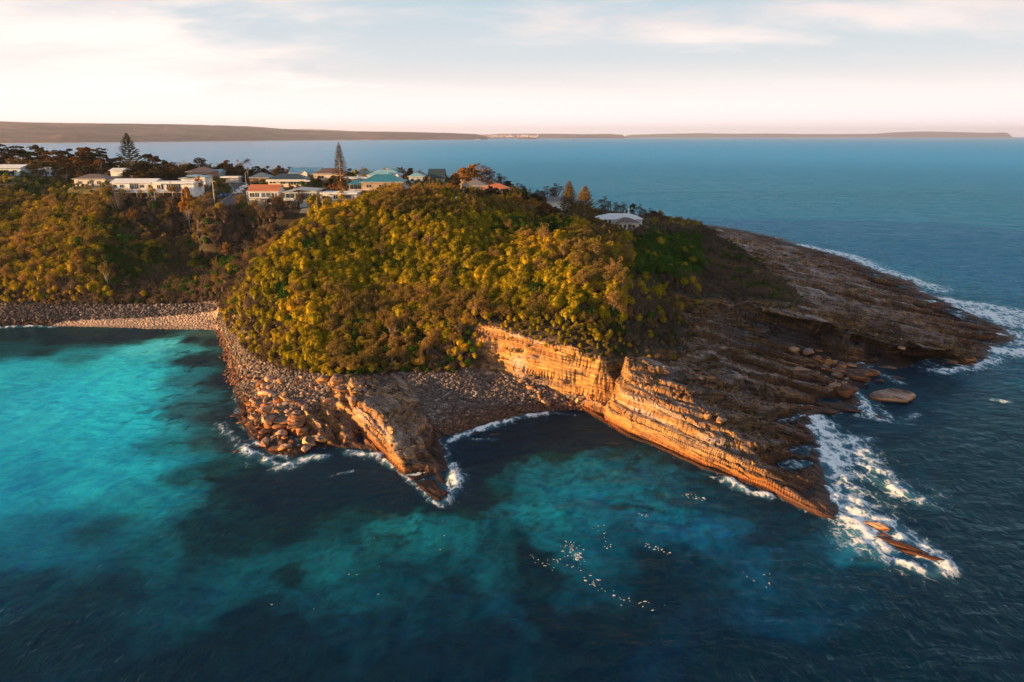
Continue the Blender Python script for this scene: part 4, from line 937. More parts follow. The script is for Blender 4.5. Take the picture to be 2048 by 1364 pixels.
def setk(mask, p, k):
    mm = mask & (rs.rand(len(cx)) < p); kind[mm] = k
hillL = (cx < -78) & (cy > 226)
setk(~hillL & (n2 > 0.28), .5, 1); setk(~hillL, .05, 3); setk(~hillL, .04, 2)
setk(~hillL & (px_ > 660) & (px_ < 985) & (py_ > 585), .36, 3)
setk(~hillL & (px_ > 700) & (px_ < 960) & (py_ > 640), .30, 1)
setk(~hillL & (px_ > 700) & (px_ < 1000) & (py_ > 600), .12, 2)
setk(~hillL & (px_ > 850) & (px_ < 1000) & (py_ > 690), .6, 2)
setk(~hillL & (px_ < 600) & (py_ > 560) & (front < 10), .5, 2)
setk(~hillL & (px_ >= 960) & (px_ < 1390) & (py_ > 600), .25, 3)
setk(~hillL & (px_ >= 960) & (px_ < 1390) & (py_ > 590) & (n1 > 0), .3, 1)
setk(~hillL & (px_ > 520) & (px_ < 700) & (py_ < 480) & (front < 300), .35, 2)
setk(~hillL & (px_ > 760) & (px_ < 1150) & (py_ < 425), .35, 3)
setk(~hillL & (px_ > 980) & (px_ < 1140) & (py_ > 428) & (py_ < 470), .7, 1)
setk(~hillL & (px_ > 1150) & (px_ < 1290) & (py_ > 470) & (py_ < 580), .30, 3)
setk(~hillL & (px_ > 1262) & (px_ < 1425) & (py_ > 455) & (py_ < 560), .97, 1)  # green leaves here carry the slope's shade in their colour
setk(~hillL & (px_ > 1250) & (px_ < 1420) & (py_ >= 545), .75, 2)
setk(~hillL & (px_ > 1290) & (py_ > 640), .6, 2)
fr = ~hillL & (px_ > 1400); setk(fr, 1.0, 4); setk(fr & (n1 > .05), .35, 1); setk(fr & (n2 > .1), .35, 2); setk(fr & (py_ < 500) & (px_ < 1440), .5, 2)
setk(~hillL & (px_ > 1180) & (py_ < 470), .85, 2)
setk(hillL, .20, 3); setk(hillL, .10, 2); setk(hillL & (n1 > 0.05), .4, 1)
setk(hillL & (px_ > 205), .8, 1); setk(hillL & (px_ > 220) & (n2 > -.05), .55, 2)  # dark green kind paints the shadow on the hill's right part
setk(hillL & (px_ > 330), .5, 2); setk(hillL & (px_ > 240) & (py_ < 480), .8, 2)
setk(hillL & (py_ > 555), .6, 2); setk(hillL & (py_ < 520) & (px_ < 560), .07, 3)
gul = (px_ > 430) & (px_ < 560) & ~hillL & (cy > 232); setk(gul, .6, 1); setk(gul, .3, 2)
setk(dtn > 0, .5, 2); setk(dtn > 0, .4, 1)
size = (.60 + .50*rs.rand(len(cx))**1.3)*(1 + .28*n1)*np.where(rs.rand(len(cx)) < .05, 1.35, 1)
size *= np.where((px_ > 1050) & (px_ < 1300) & (py_ < 474), .62, 1)
size *= np.where((px_ > 800) & (px_ < 1200) & (py_ < 432), .72, 1)
size *= np.where(front < 2.5, .62, np.where(front < 6, .85, 1.0))
size = np.where(kind == 3, size*rs.uniform(.85, 1.25, len(cx)), size)
size *= np.where((px_ > 960) & (px_ < 1390) & (py_ > 630) & ~hillL, .62, 1)
size *= np.where(dtn > 0, .80, 1.0); size *= np.where((px_ > 1400) & (kind != 4), .6, 1)
size *= np.where(hillL & (dtn < 0), 1.18, 1)
rotz = rs.uniform(-.9, .9, len(cx))
# what the camera can see (ground plus a scrub layer hides what lies behind)
Hc = H + 2.0*m_veg*(1-m_town)
topz = cz + 2.9*size; vis = np.ones(len(cx), bool)
for tt in np.linspace(0.35, 0.985, 90):
    vis &= (CAMZ + (topz-CAMZ)*tt) > hgt(cx*tt, cy*tt, Hc) - 0.0
inf = (px_ > 0) & (px_ < 2048) & vis
print('scrub', len(cx), 'visible', inf.sum(), [int((inf & (kind == k)).sum()) for k in range(5)])
SPEC = {0: ('coastal_shrub', SC_A, 'gold-green wind-shorn shrub packed among its like on the sunlit headland slope', 'shrub', 'gold-green shrubs of the headland slope', 300, 'gold_scrub', 'solid mass of gold-green wind-shorn scrub over the upper headland'),
        1: ('green_shrub', SC_E, 'deep green rounded shrub standing in the scrub thicket', 'shrub', 'deep green shrubs of the thicket', 120, 'green_scrub', 'deep green scrub filling the hollows of the headland'),
        2: ('dry_shrub', SC_B, 'brown twiggy dry shrub with sparse leaves on the bush-covered slope', 'shrub', 'brown dry shrubs of the slopes', 150, 'dry_scrub', 'grey-brown dry scrub over the shaded slopes'),
        3: ('tan_banksia', SC_C, 'upright tan-leaved small tree with pale stem above the scrub', 'tree', 'tan-leaved small trees on the slopes', 150, 'tan_scrub', 'tan feathery small trees massed over the slopes'),
        4: ('low_shrub', SC_S, 'low grey-brown shrub on the bare edge above the rock shelf', 'shrub', 'low shrubs above the rock shelf', 120, 'low_scrub', 'low grey-brown coastal heath above the rock shelf')}
def instancer(name, variants, P_, Rz, Sc, seed, tilt_=0.0):
    n = len(P_); r = np.random.RandomState(seed)
    me = bpy.data.meshes.new(name); me.vertices.add(n); me.vertices.foreach_set('co', np.asarray(P_, dtype=np.float32).ravel())
    a = me.attributes.new('rot', 'FLOAT_VECTOR', 'POINT')
    rr = np.zeros((n, 3), np.float32); rr[:, 2] = Rz
    if np.ndim(tilt_) > 0 or tilt_: rr[:, :2] = r.uniform(-1, 1, (n, 2))*tilt_
    a.data.foreach_set('vector', rr.ravel())
    b = me.attributes.new('scl', 'FLOAT_VECTOR', 'POINT'); b.data.foreach_set('vector', np.asarray(Sc, dtype=np.float32).ravel())
    c = me.attributes.new('idx', 'INT', 'POINT'); c.data.foreach_set('value', r.randint(0, len(variants), n).astype(np.int32))
    o = link(name, me)
    ng = bpy.data.node_groups.new(name, 'GeometryNodeTree')
    ng.interface.new_socket('Geometry', in_out='INPUT', socket_type='NodeSocketGeometry')
    ng.interface.new_socket('Geometry', in_out='OUTPUT', socket_type='NodeSocketGeometry')
    N = ng.nodes; K = ng.links
    gi = N.new('NodeGroupInput'); go = N.new('NodeGroupOutput'); ip = N.new('GeometryNodeInstanceOnPoints'); jn_ = N.new('GeometryNodeGeometryToInstance')
    for v in variants:
        oi = N.new('GeometryNodeObjectInfo'); oi.inputs['Object'].default_value = v; oi.inputs['As Instance'].default_value = True
        K.new(oi.outputs['Geometry'], jn_.inputs[0])
    js = N.new('GeometryNodeJoinGeometry')
    for l in list(K):
        if l.to_node == jn_: fr_ = l.from_socket; K.remove(l); K.new(fr_, js.inputs[0])
    N.remove(jn_)
    def attr(nm, typ):
        q = N.new('GeometryNodeInputNamedAttribute'); q.data_type = typ; q.inputs['Name'].default_value = nm; return q.outputs['Attribute']
    K.new(gi.outputs[0], ip.inputs['Points']); K.new(js.outputs[0], ip.inputs['Instance']); ip.inputs['Pick Instance'].default_value = True
    K.new(attr('idx', 'INT'), ip.inputs['Instance Index']); K.new(attr('rot', 'FLOAT_VECTOR'), ip.inputs['Rotation']); K.new(attr('scl', 'FLOAT_VECTOR'), ip.inputs['Scale'])
    K.new(ip.outputs[0], go.inputs[0])
    md = o.modifiers.new('scatter', 'NODES'); md.node_group = ng
    return o
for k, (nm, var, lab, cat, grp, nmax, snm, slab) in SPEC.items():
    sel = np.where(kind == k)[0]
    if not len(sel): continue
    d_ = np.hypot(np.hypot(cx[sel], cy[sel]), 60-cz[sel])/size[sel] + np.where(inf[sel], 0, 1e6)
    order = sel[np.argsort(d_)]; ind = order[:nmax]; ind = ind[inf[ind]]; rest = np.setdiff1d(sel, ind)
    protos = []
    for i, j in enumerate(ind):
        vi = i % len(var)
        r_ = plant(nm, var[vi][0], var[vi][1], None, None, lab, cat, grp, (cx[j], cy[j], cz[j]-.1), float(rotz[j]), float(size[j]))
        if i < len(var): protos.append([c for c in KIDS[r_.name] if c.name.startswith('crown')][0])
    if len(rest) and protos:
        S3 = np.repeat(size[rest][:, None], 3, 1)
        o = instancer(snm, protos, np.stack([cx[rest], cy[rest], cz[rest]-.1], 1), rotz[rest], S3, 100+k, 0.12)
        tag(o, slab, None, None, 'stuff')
# ------------------------------------------------------------------ building materials
def plain(name, col, rough=0.7, scale=0.6, var=0.12, spec=0.3, metal=0.0):
    if name in MATS: return MATS[name]
    m, t, out = new_mat(name)
    geo = t.new('ShaderNodeNewGeometry').outputs['Position']
    n = t.noise(geo, scale, 5, 0.65)
    c = t.ramp(n, [(0.3, tuple(v*(1-var) for v in col)), (0.7, tuple(min(1, v*(1+var)) for v in col))])
    bs = t.new('ShaderNodeBsdfPrincipled', {'Base Color': c, 'Roughness': rough, 'Specular IOR Level': spec, 'Metallic': metal})
    t.l.new(bs.outputs[0], out.inputs[0]); return m
def ribbed(name, col, rough=0.45):
    """corrugated or tiled roof sheet: fine ribs across x plus weathering"""
    if name in MATS: return MATS[name]
    m, t, out = new_mat(name)
    tc_ = t.new('ShaderNodeTexCoord').outputs['Object']
    wv = t.new('ShaderNodeTexWave', {'Vector': tc_, 'Scale': 0.9, 'Distortion': 0.4}, bands_direction='X').outputs['Fac']
    n = t.noise(tc_, 0.5, 5, 0.6)
    f = t.math('ADD', t.math('MULTIPLY', wv, 0.35), t.math('MULTIPLY', n, 0.65))
    c = t.ramp(f, [(0.25, tuple(v*0.72 for v in col)), (0.7, tuple(min(1, v*1.12) for v in col))])
    bp = t.new('ShaderNodeBump', {'Strength': .5, 'Distance': .05, 'Height': wv}).outputs[0]
    bs = t.new('ShaderNodeBsdfPrincipled', {'Base Color': c, 'Roughness': rough, 'Normal': bp, 'Specular IOR Level': 0.4})
    t.l.new(bs.outputs[0], out.inputs[0]); return m
def colname(pre, c): return pre + '_' + '_'.join(str(int(v*100)) for v in c)
def wallm(c): return plain(colname('wall', c), c, 0.8, 0.8, 0.14)
def roofm(c): return ribbed(colname('roof', c), c)
GLASS = plain('window_glass', (0.03, 0.04, 0.05), 0.08, 0.3, 0.4, 0.8)
FRAME = plain('window_frame', (0.62, 0.62, 0.60), 0.5)
DARKGAP = plain('dark_undercroft', (0.03, 0.03, 0.032), 0.9)
TIMBER = plain('timber', (0.34, 0.27, 0.20), 0.8, 2.0, 0.3)
METAL = plain('grey_metal', (0.35, 0.36, 0.37), 0.4, 1.0, 0.1, 0.5, 0.6)
class MB:
    def __init__(s): s.v = []; s.f = []
    def box(s, x0, x1, y0, y1, z0, z1):
        b = len(s.v); s.v += [(x0,y0,z0),(x1,y0,z0),(x1,y1,z0),(x0,y1,z0),(x0,y0,z1),(x1,y0,z1),(x1,y1,z1),(x0,y1,z1)]
        s.f += [(b,b+3,b+2,b+1),(b+4,b+5,b+6,b+7),(b,b+1,b+5,b+4),(b+1,b+2,b+6,b+5),(b+2,b+3,b+7,b+6),(b+3,b,b+4,b+7)]; return s
    def poly(s, pts, faces):
        b = len(s.v); s.v += [tuple(p) for p in pts]; s.f += [tuple(b+i for i in f) for f in faces]; return s
    def build(s, name, mat, parent=None, smooth=False):
        me = bpy.data.meshes.new(name); me.from_pydata(s.v, [], s.f); me.update()
        if smooth: me.polygons.foreach_set('use_smooth', [True]*len(me.polygons))
        return link(name, me, mat, parent)
def gable(mb, x0, x1, y0, y1, z, rh, ov=0.5, th=0.16, along='x'):
    """pitched roof with thickness and closed ends; ridge along x or y"""
    if along == 'y':
        pts = [(x0-ov,y0-ov,z),(x1+ov,y0-ov,z),((x0+x1)/2,y0-ov,z+rh),(x0-ov,y1+ov,z),(x1+ov,y1+ov,z),((x0+x1)/2,y1+ov,z+rh)]
    else:
        pts = [(x0-ov,y0-ov,z),(x0-ov,y1+ov,z),(x0-ov,(y0+y1)/2,z+rh),(x1+ov,y0-ov,z),(x1+ov,y1+ov,z),(x1+ov,(y0+y1)/2,z+rh)]
    lo = [(p[0],p[1],p[2]-th) for p in pts]
    mb.poly(pts+lo, [(0,3,5,2),(1,2,5,4),(6,8,11,9),(7,10,11,8),(0,6,9,3),(1,4,10,7),(0,2,8,6),(2,1,7,8),(3,9,11,5),(5,11,10,4)])
def hip(mb, x0, x1, y0, y1, z, rh, ov=0.6, th=0.16):
    hw = (y1-y0)/2; xm0 = x0+min(hw, (x1-x0)*.42); xm1 = x1-min(hw, (x1-x0)*.42); ym = (y0+y1)/2
    pts = [(x0-ov,y0-ov,z),(x1+ov,y0-ov,z),(x1+ov,y1+ov,z),(x0-ov,y1+ov,z),(xm0,ym,z+rh),(xm1,ym,z+rh)]
    lo = [(p[0],p[1],p[2]-th) for p in pts[:4]]
    mb.poly(pts+lo, [(0,1,5,4),(1,2,5),(2,3,4,5),(3,0,4),(0,6,7,1),(1,7,8,2),(2,8,9,3),(3,9,6,0),(6,9,8,7)])
WIN = {   # x0, x1 fractions, sill height, head height  (upper storey measured from the eaves downward)
 'long': [(.03,.11,-2.1,-.8),(.18,.28,-2.1,-.8),(.42,.52,-2.4,-.5),(.53,.63,-2.4,-.5),(.66,.76,-2.1,-.8),(.86,.93,-2.1,-.8),(.2,.3,-5.2,-3.8),(.38,.46,-5.6,-3.8)],
 'deck': [(.05,.14,-2.3,-.8),(.16,.22,-2.6,-.5),(.30,.40,-2.6,-.5),(.42,.54,-2.6,-.4),(.55,.66,-2.6,-.4)],
 'few': [(.12,.24,-2.2,-1.0),(.42,.56,-2.2,-1.0),(.72,.86,-2.2,-1.0)], 'two': [(.15,.35,-2.2,-1.0),(.6,.8,-2.2,-1.0)], 'none': [],
 'big': [(.04,.20,-2.3,-.7),(.22,.36,-2.3,-.7),(.42,.56,-2.3,-.7),(.60,.74,-2.3,-.7),(.78,.95,-2.3,-.7)],
 'glass': [(.03,.30,-2.5,-.5),(.34,.50,-2.8,-.5),(.51,.60,-2.8,-.5),(.61,.72,-2.8,-.5),(.73,.84,-2.8,-.5),(.03,.14,-4.6,-3.5),(.18,.28,-4.6,-3.5)],
 'bung': [(.04,.11,-1.7,-.8),(.13,.19,-1.7,-.8),(.33,.45,-1.9,-.6),(.60,.67,-2.3,-.6),(.68,.75,-2.3,-.6),(.76,.84,-2.3,-.6)],
 'row': [(.18,.28,-2.0,-.8),(.36,.46,-2.0,-.8),(.54,.64,-2.0,-.8),(.72,.82,-2.0,-.8)],
 'arch': [(.06,.12,-1.9,-.7),(.15,.20,-1.9,-.7),(.24,.29,-1.9,-.7)]}
def make_house(i, hd):
    px0, px1, pyb, D, dep, o, (x0, y0, zb, w_) = hd
    root = empty('house' if 'cat' not in o else o['cat'], (x0, D, zb), 0); tag(root, o['label'], o.get('cat', 'house'), 'houses of the headland town')
    HOUSE_ZONES.append((x0, D + dep/2, max(w_, dep)*0.55)); HOUSE_ZONES.append((x0-w_*.3, D+dep/2, dep*.5)); HOUSE_ZONES.append((x0+w_*.3, D+dep/2, dep*.5))
    h = o['h']; hw_ = w_/2; rt = o['rt']; rh = o.get('rh', 0.4); wm_ = wallm(o['wall']); rm_ = roofm(o['roof'])
    W = MB(); W.box(-hw_, hw_, 0, dep, -3.0, h)
    if rt == 'gable' and not o.get('flip'):
        for xx in (-hw_, hw_): W.poly([(xx,0,h-.02),(xx,dep,h-.02),(xx,dep/2,h+rh*.93)], [(0,1,2)])
    if rt == 'skill': W.poly([(-hw_,0,h-.02),(hw_,0,h-.02),(hw_,0,h+.55),(-hw_,0,h+.05),(-hw_,dep,h-.02),(hw_,dep,h-.02),(hw_,dep,h+.55),(-hw_,dep,h+.05)], [(0,1,2,3),(4,7,6,5),(1,5,6,2),(0,3,7,4)])
    if o.get('wing'):
        a, b, wh = o['wing']; W.box(-hw_+w_*a, -hw_+w_*b, 2.0, dep+1, -3.0, wh)
    W.build('wall', wm_, root)
    Rf = MB()
    if rt == 'gable': gable(Rf, -hw_, hw_, 0, dep, h, rh)
    elif rt == 'hip': hip(Rf, -hw_, hw_, 0, dep, h, rh)
    elif rt == 'flat': Rf.box(-hw_-.7, hw_+.5, -.9, dep+.4, h, h+.42)
    else:
        xs = [-hw_-.8, -hw_+w_*.30, hw_+.6]; zs = [h+.0, h+1.15, h+.55]
        for a, b, za, zb2 in ((xs[0], xs[1]-.0, h+.05, h+.35), (xs[1]-.3, xs[2], h+1.15, h+.5)):
            Rf.poly([(a,-1.0,za),(b,-1.0,zb2),(b,dep+.5,zb2),(a,dep+.5,za),(a,-1.0,za+.2),(b,-1.0,zb2+.2),(b,dep+.5,zb2+.2),(a,dep+.5,za+.2)], [(0,3,2,1),(4,5,6,7),(0,1,5,4),(1,2,6,5),(2,3,7,6),(3,0,4,7)])
    if o.get('gab'):
        a, b = o['gab']; n = 1 if b-a < .3 else 2
        for k in range(n):
            xa = -hw_ + w_*(a+(b-a)*k/n); xb = -hw_ + w_*(a+(b-a)*(k+1)/n); gh = (xb-xa)*.42
            G = MB().box(xa, xb, -1.6, 2.0, -2.5, h-.1); G.poly([(xa,-1.6,h-.1),(xb,-1.6,h-.1),((xa+xb)/2,-1.6,h+gh)], [(0,1,2)]); G.build('gable_wall', wallm(WHITE), root)
            gable(Rf, xa, xb, -1.6, dep*.5, h-.02, gh+.12, .3, .14, 'y')
    if o.get('wing'):
        a, b, wh = o['wing']; hip(Rf, -hw_+w_*a+.3, -hw_+w_*b, 2.0, dep+1, wh, 1.7)
    roof = Rf.build('roof', rm_, root)
    if o.get('chimney'):
        MB().box(hw_*.42, hw_*.42+.6, dep*.5, dep*.5+.6, h+rh*.6, h+rh+2.2).build('chimney', wallm(WHITE), roof)
    if rt in ('gable', 'hip') and i % 3 == 0:
        MB().box(-hw_*.3, -hw_*.3+.12, dep*.55, dep*.55+.12, h+rh*.7, h+rh+1.1).box(-hw_*.3-.7, -hw_*.3+.8, dep*.55, dep*.55+.1, h+rh+.95, h+rh+1.05).build('antenna', METAL, roof)
    MB().box(-hw_-.62 if rt != 'flat' else -hw_-.72, hw_+.62 if rt != 'flat' else hw_+.52, -.72 if rt != 'flat' else -.98, -.62 if rt != 'flat' else -.9, h-.16, h+.03).build('gutter', FRAME if not o.get('band') else wallm(WHITE), root)
    if o.get('band'): MB().box(-hw_-.3, hw_+2.6, -2.2, -.75, h-.75, h-.3).build('eaves_band', wallm(WHITE), root)
    for k, (a, b, s0, s1) in enumerate(WIN[o['win']]):
        xa, xb, za, zb3 = -hw_+w_*a, -hw_+w_*b, h+s0, h+s1
        F = MB(); e = .09
        F.box(xa-e, xa, -.07, .02, za-e, zb3+e).box(xb, xb+e, -.07, .02, za-e, zb3+e).box(xa, xb, -.07, .02, zb3, zb3+e).box(xa, xb, -.07, .02, za-e, za)
        if xb-xa > 1.3: F.box((xa+xb)/2-.04, (xa+xb)/2+.04, -.065, .02, za, zb3)
        fo = F.build('window', FRAME, root)
        Gm = MB().box(xa, xb, -.03, .01, za, zb3)
        if o['win'] == 'arch':
            r_ = (xb-xa)/2; cx_ = (xa+xb)/2; pts = [(cx_+r_*math.cos(q), -.031, zb3-.01+r_*math.sin(q)) for q in np.linspace(0, math.pi, 9)]
            Gm.poly(pts, [tuple(range(9))])
        Gm.build('pane', GLASS, fo)
    if o.get('bal'):
        a, b, zf = o['bal']; xa, xb = -hw_+w_*a, -hw_+w_*b
        MB().box(xa, xb, -2.6, -.0, zf-.22, zf-.02).build('balcony', wallm(WHITE), root)
        Rl = MB(); n = max(3, int((xb-xa)/1.6))
        for q in range(n+1): xx = xa + (xb-xa-.06)*q/n; Rl.box(xx, xx+.06, -2.58, -2.52, zf-.02, zf+.95)
        Rl.box(xa, xb, -2.60, -2.50, zf+.95, zf+1.02).box(xa, xb, -2.57, -2.53, zf+.45, zf+.49)
        Rl.build('railing', FRAME, root)
        for q in range(4):
            xx = xa + .1 + (xb-xa-.4)*q/3; MB().box(xx, xx+.18, -2.5, -2.32, -2.5, zf-.22).build('post', wallm(WHITE), root)
        if zf < 2: MB().box(xa+.3, xb-.3, -.12, -.01, -2.5, zf-.3).build('undercroft', DARKGAP, root)
        if 'terracotta' in o['label']:
            for q in (0.0, .49, .96): MB().box(xa+(xb-xa)*q, xa+(xb-xa)*q+.2, -2.5, -2.3, zf, h-.1).build('post', wallm(WHITE), root)
    if o.get('garage'):
        xa, xb = hw_-w_*.48, hw_-w_*.06
        MB().box(xa-.5, hw_+.0, -.9, -.02, -2.5, 2.75).build('porch', wallm(WHITE), root)
        MB().box(xa, xb, -.98, -.905, 0, 2.3).build('garage_door', plain('garage_door', (0.30,0.38,0.42), .5), root)
        MB().box(-hw_+w_*.36, -hw_+w_*.44, -.07, .0, 0, 2.2).build('door', plain('door', (0.05,0.045,0.04), .5), root)
        MB().box(-hw_, -hw_+w_*.33, -2.2, -.05, 2.55, 2.75).box(-hw_+.02, -hw_+w_*.33, -2.2, -2.14, 2.75, 3.6).build('balcony', wallm(GREYW), root)
    elif o['win'] not in ('none',):
        dx_ = hw_*.08; MB().box(dx_, dx_+.95, -.06, .0, max(h-2.7, 0) if h > 5 else .0, (max(h-2.7, 0) if h > 5 else 0)+2.05).build('door', plain('door', (0.05,0.045,0.04), .5), root)
    if o.get('verandah'):
        MB().box(-hw_-5.2, -hw_, 1.0, 7.0, -2.5, 4.6).build('wing', wallm((.33,.34,.35)), root)
        R2 = MB(); hip(R2, -hw_-5.4, -hw_+.4, .6, 7.4, 4.6, 1.5); R2.build('roof', rm_, root)
        MB().box(-hw_-5.0, -hw_+4.5, -1.2, 1.0, 2.2, 2.4).build('balcony', wallm(WHITE), root)
        Gp = MB(); [Gp.box(-hw_-4.9+q*1.6, -hw_-3.45+q*1.6, .93, .99, 2.5, 4.1) for q in range(3)]; Gp.build('window', GLASS, root)
    return root
for i, hd in enumerate(HOUSES): make_house(i, hd)
# ------------------------------------------------------------------ road sheets, draped on the pressed bed
m, t, out = new_mat('asphalt'); pos = t.new('ShaderNodeNewGeometry').outputs['Position']
c = t.ramp(t.noise(pos, 0.7, 6, 0.7), [(.3, (.045,.048,.055)), (.7, (.085,.088,.098))])
t.l.new(t.new('ShaderNodeBsdfPrincipled', {'Base Color': c, 'Roughness': .85}).outputs[0], out.inputs[0]); ASPH = m
KERB = plain('kerb_concrete', (0.40, 0.37, 0.33), .8)
def strip(name, line, off0, off1, lift, mat, thick=0.0):
    pts = [np.array(p) for p in line]; L_ = []; R_ = []; V = []
    for i, p in enumerate(pts):
        d = pts[min(i+1, len(pts)-1)] - pts[max(i-1, 0)]; n = np.array([d[1], -d[0]]); n = n/(np.linalg.norm(n)+1e-9)
        for of in (off0, (off0+off1)/2, off1):
            x, y = p[0]+n[0]*of, p[1]+n[1]*of; V.append((x, y, max(hz(x, y), p[2]-.1) + lift))
    F = [(i*3+k, i*3+k+1, i*3+k+4, i*3+k+3) for i in range(len(pts)-1) for k in range(2)]
    if thick:
        n0 = len(V); V += [(a, b, c_-thick) for a, b, c_ in V]
        F += [(i*3, i*3+3, n0+i*3+3, n0+i*3) for i in range(len(pts)-1)] + [(i*3+2, n0+i*3+2, n0+i*3+5, i*3+5) for i in range(len(pts)-1)]
    me = bpy.data.meshes.new(name); me.from_pydata(V, [], F); me.update(); o = link(name, me, mat); tag(o, kind='structure'); return o
strip('road', ROADS[0][0], -3.6, 3.6, .06, ASPH)
strip('road', ROADS[1][0], -2.2, 2.2, .06, ASPH)
for s_ in (-1, 1): strip('kerb', ROADS[0][0], s_*3.6, s_*3.85, .17, KERB, .3)
_g = [h for h in HOUSES if h[5].get('garage')][0][-1]
dvl = [np.array([_g[0]+3.0, _g[1]-1.0-k*1.6, _g[2]-.05-k*.55]) for k in range(4)]
strip('driveway', dvl, -2.4, 2.4, .12, plain('drive_concrete', (.13,.16,.18), .8))
# ------------------------------------------------------------------ cars
def car(x, y, rz, paint, label):
    z = hz(x, y) + .08; root = empty('parked_car', (x, y, z), rz); tag(root, label, 'car', 'cars parked in the hill street')
    P_ = [(-2.1,.35),(-2.05,.80),(-1.35,.92),(-.85,1.42),(.75,1.45),(1.45,.95),(2.1,.82),(2.15,.35)]
    B = MB(); n = len(P_); wd = lambda zz: .86 if zz < 1.0 else .68
    B.poly([(a, -wd(b), b) for a, b in P_] + [(a, wd(b), b) for a, b in P_], [tuple(range(n)), tuple(range(2*n-1, n-1, -1))] + [(i, i+n, (i+1) % n+n, (i+1) % n) for i in range(n)])
    B.build('body', paint, root)
    G = MB(); G.poly([(-1.22,-.84,.97),(1.30,-.84,.99),(.70,-.70,1.38),(-.80,-.70,1.36)], [(0,1,2,3)]); G.poly([(-1.22,.84,.97),(1.30,.84,.99),(.70,.70,1.38),(-.80,.70,1.36)], [(3,2,1,0)])
    G.poly([(1.46,-.66,.98),(1.46,.66,.98),(.82,.6,1.42),(.82,-.6,1.42)], [(0,1,2,3)]); G.poly([(-1.37,-.66,.96),(-1.37,.66,.96),(-.92,.6,1.40),(-.92,-.6,1.40)], [(3,2,1,0)])
    G.build('window', GLASS, root)
    for a in (-1.3, 1.35):
        for b in (-.86, .86):
            me = bpy.data.meshes.new('wheel'); V = [(a+.32*math.cos(q), b+s*.1, .32+.32*math.sin(q)) for s in (-1,1) for q in np.linspace(0, 2*math.pi, 12, endpoint=False)]
            me.from_pydata(V, [], [tuple(range(12)), tuple(range(23, 11, -1))] + [(i, (i+1) % 12, (i+1) % 12+12, i+12) for i in range(12)]); link('wheel', me, plain('tyre', (.02,.02,.02), .8), root)
    for b in (-.6, .6): MB().box(2.1, 2.16, b-.16, b+.16, .6, .75).build('headlight', FRAME, root)
def carat(px, py, rz, col, nm, label):
    x, y, z = ground(px, py); car(x, y, rz, plain('paint_'+nm, col, .25, .5, .03, .6), label)
carat(447, 394, 1.15, (.02,.16,.42), 'blue', 'blue hatchback parked at the kerb on the bend of the street')
carat(476, 388, 1.2, (.75,.75,.76), 'white', 'white car nearest the right kerb of the bending street')
carat(481, 383, 1.3, (.78,.78,.78), 'white', 'white car just behind another white one on the right kerb')
carat(489, 377, .4, (.70,.71,.72), 'silver', 'pale car on the verge at the top of the bend')
carat(436, 384, .2, (.55,.56,.58), 'grey', 'silver car in the garden left of the street')
# ------------------------------------------------------------------ poles and wires
def pole(px, pyt, pyb, D, label, mat, arm=1, lamp=False, r=.15):
    rr = ray(px, pyb); t0 = D/rr[1]; x = rr[0]*t0; zb = hz(x, D); h = top_h(px, pyt, D, zb)
    root = empty('power_pole' if not lamp else 'street_lamp', (x, D, zb)); tag(root, label, 'pole' if not lamp else 'lamp', 'poles of the town')
    W = Wood(); W.add([(0,0,-1),(0,0,h)], [r, r*.7], 8); link('pole', W.mesh('pole'), mat, root)
    if arm:
        for k in range(arm): MB().box(-1.1, 1.1, -.16, -.06, h-.5-k*.9, h-.36-k*.9).build('crossarm', TIMBER, root)
        I = MB(); [I.box(q-.05, q+.05, -.16, -.06, h-.36, h-.12) for q in (-1,-.5,.5,1)]; I.build('insulators', FRAME, root)
    if lamp:
        W = Wood(); W.add([(0,0,h-.1),(.4,-.1,h+.4),(1.1,-.2,h+.45)], [.05,.05,.04], 5); link('arm', W.mesh('arm'), METAL, root)
        MB().box(.95, 1.5, -.32, -.08, h+.34, h+.46).build('lamp_head', FRAME, root)
    return (x, D, zb+h-.2), root
CONC = plain('pale_pole', (.50,.50,.44), .8)
pA, _ = pole(429.5, 361, 405, 281, 'pale power pole beside the lower street above the bush', CONC, 1, r=.17)
pB, rB = pole(646.5, 382, 421, 260, 'timber power pole with transformer in front of the white bungalow', TIMBER, 1, r=.18)
MB().box(-.65, -.2, -.3, .3, -2.6, -1.7).build('transformer', METAL, rB).location = (0, 0, pB[2]+.2-rB.location.z)
pC, _ = pole(776.5, 336, 362, 318, 'tall timber pole behind the teal roof', TIMBER, 1, r=.2)
pD, _ = pole(396, 372, 392, 300, 'short timber pole by the yellow shrub', TIMBER, 0, r=.12)
pE, _ = pole(634, 396, 414, 262, 'thin pale pole beside the grey house', CONC, 0, r=.08)
pole(492, 346, 364, 338, 'street lamp at the top of the bend beside the palm', METAL, 0, True, r=.09)
pole(482, 357, 368, 345, 'low street lamp on the dry verge', METAL, 0, True, r=.08)
def wire(a, b, sag, label):
    pts = [np.array(a)*(1-k/10) + np.array(b)*(k/10) - np.array([0,0,sag*4*(k/10)*(1-k/10)]) for k in range(11)]
    W = Wood(); W.add(pts, [.03]*11, 4); o = link('power_line', W.mesh('power_line'), plain('cable', (.10,.09,.08), .6)); tag(o, label, 'cable')
wire(pA, pD, .5, 'cable from the pale street pole to the short garden pole')
wire(pB, pC, 1.5, 'cable from the transformer pole to the pole behind the teal roof')
wire(pB, pE, .3, 'short cable at the grey house')
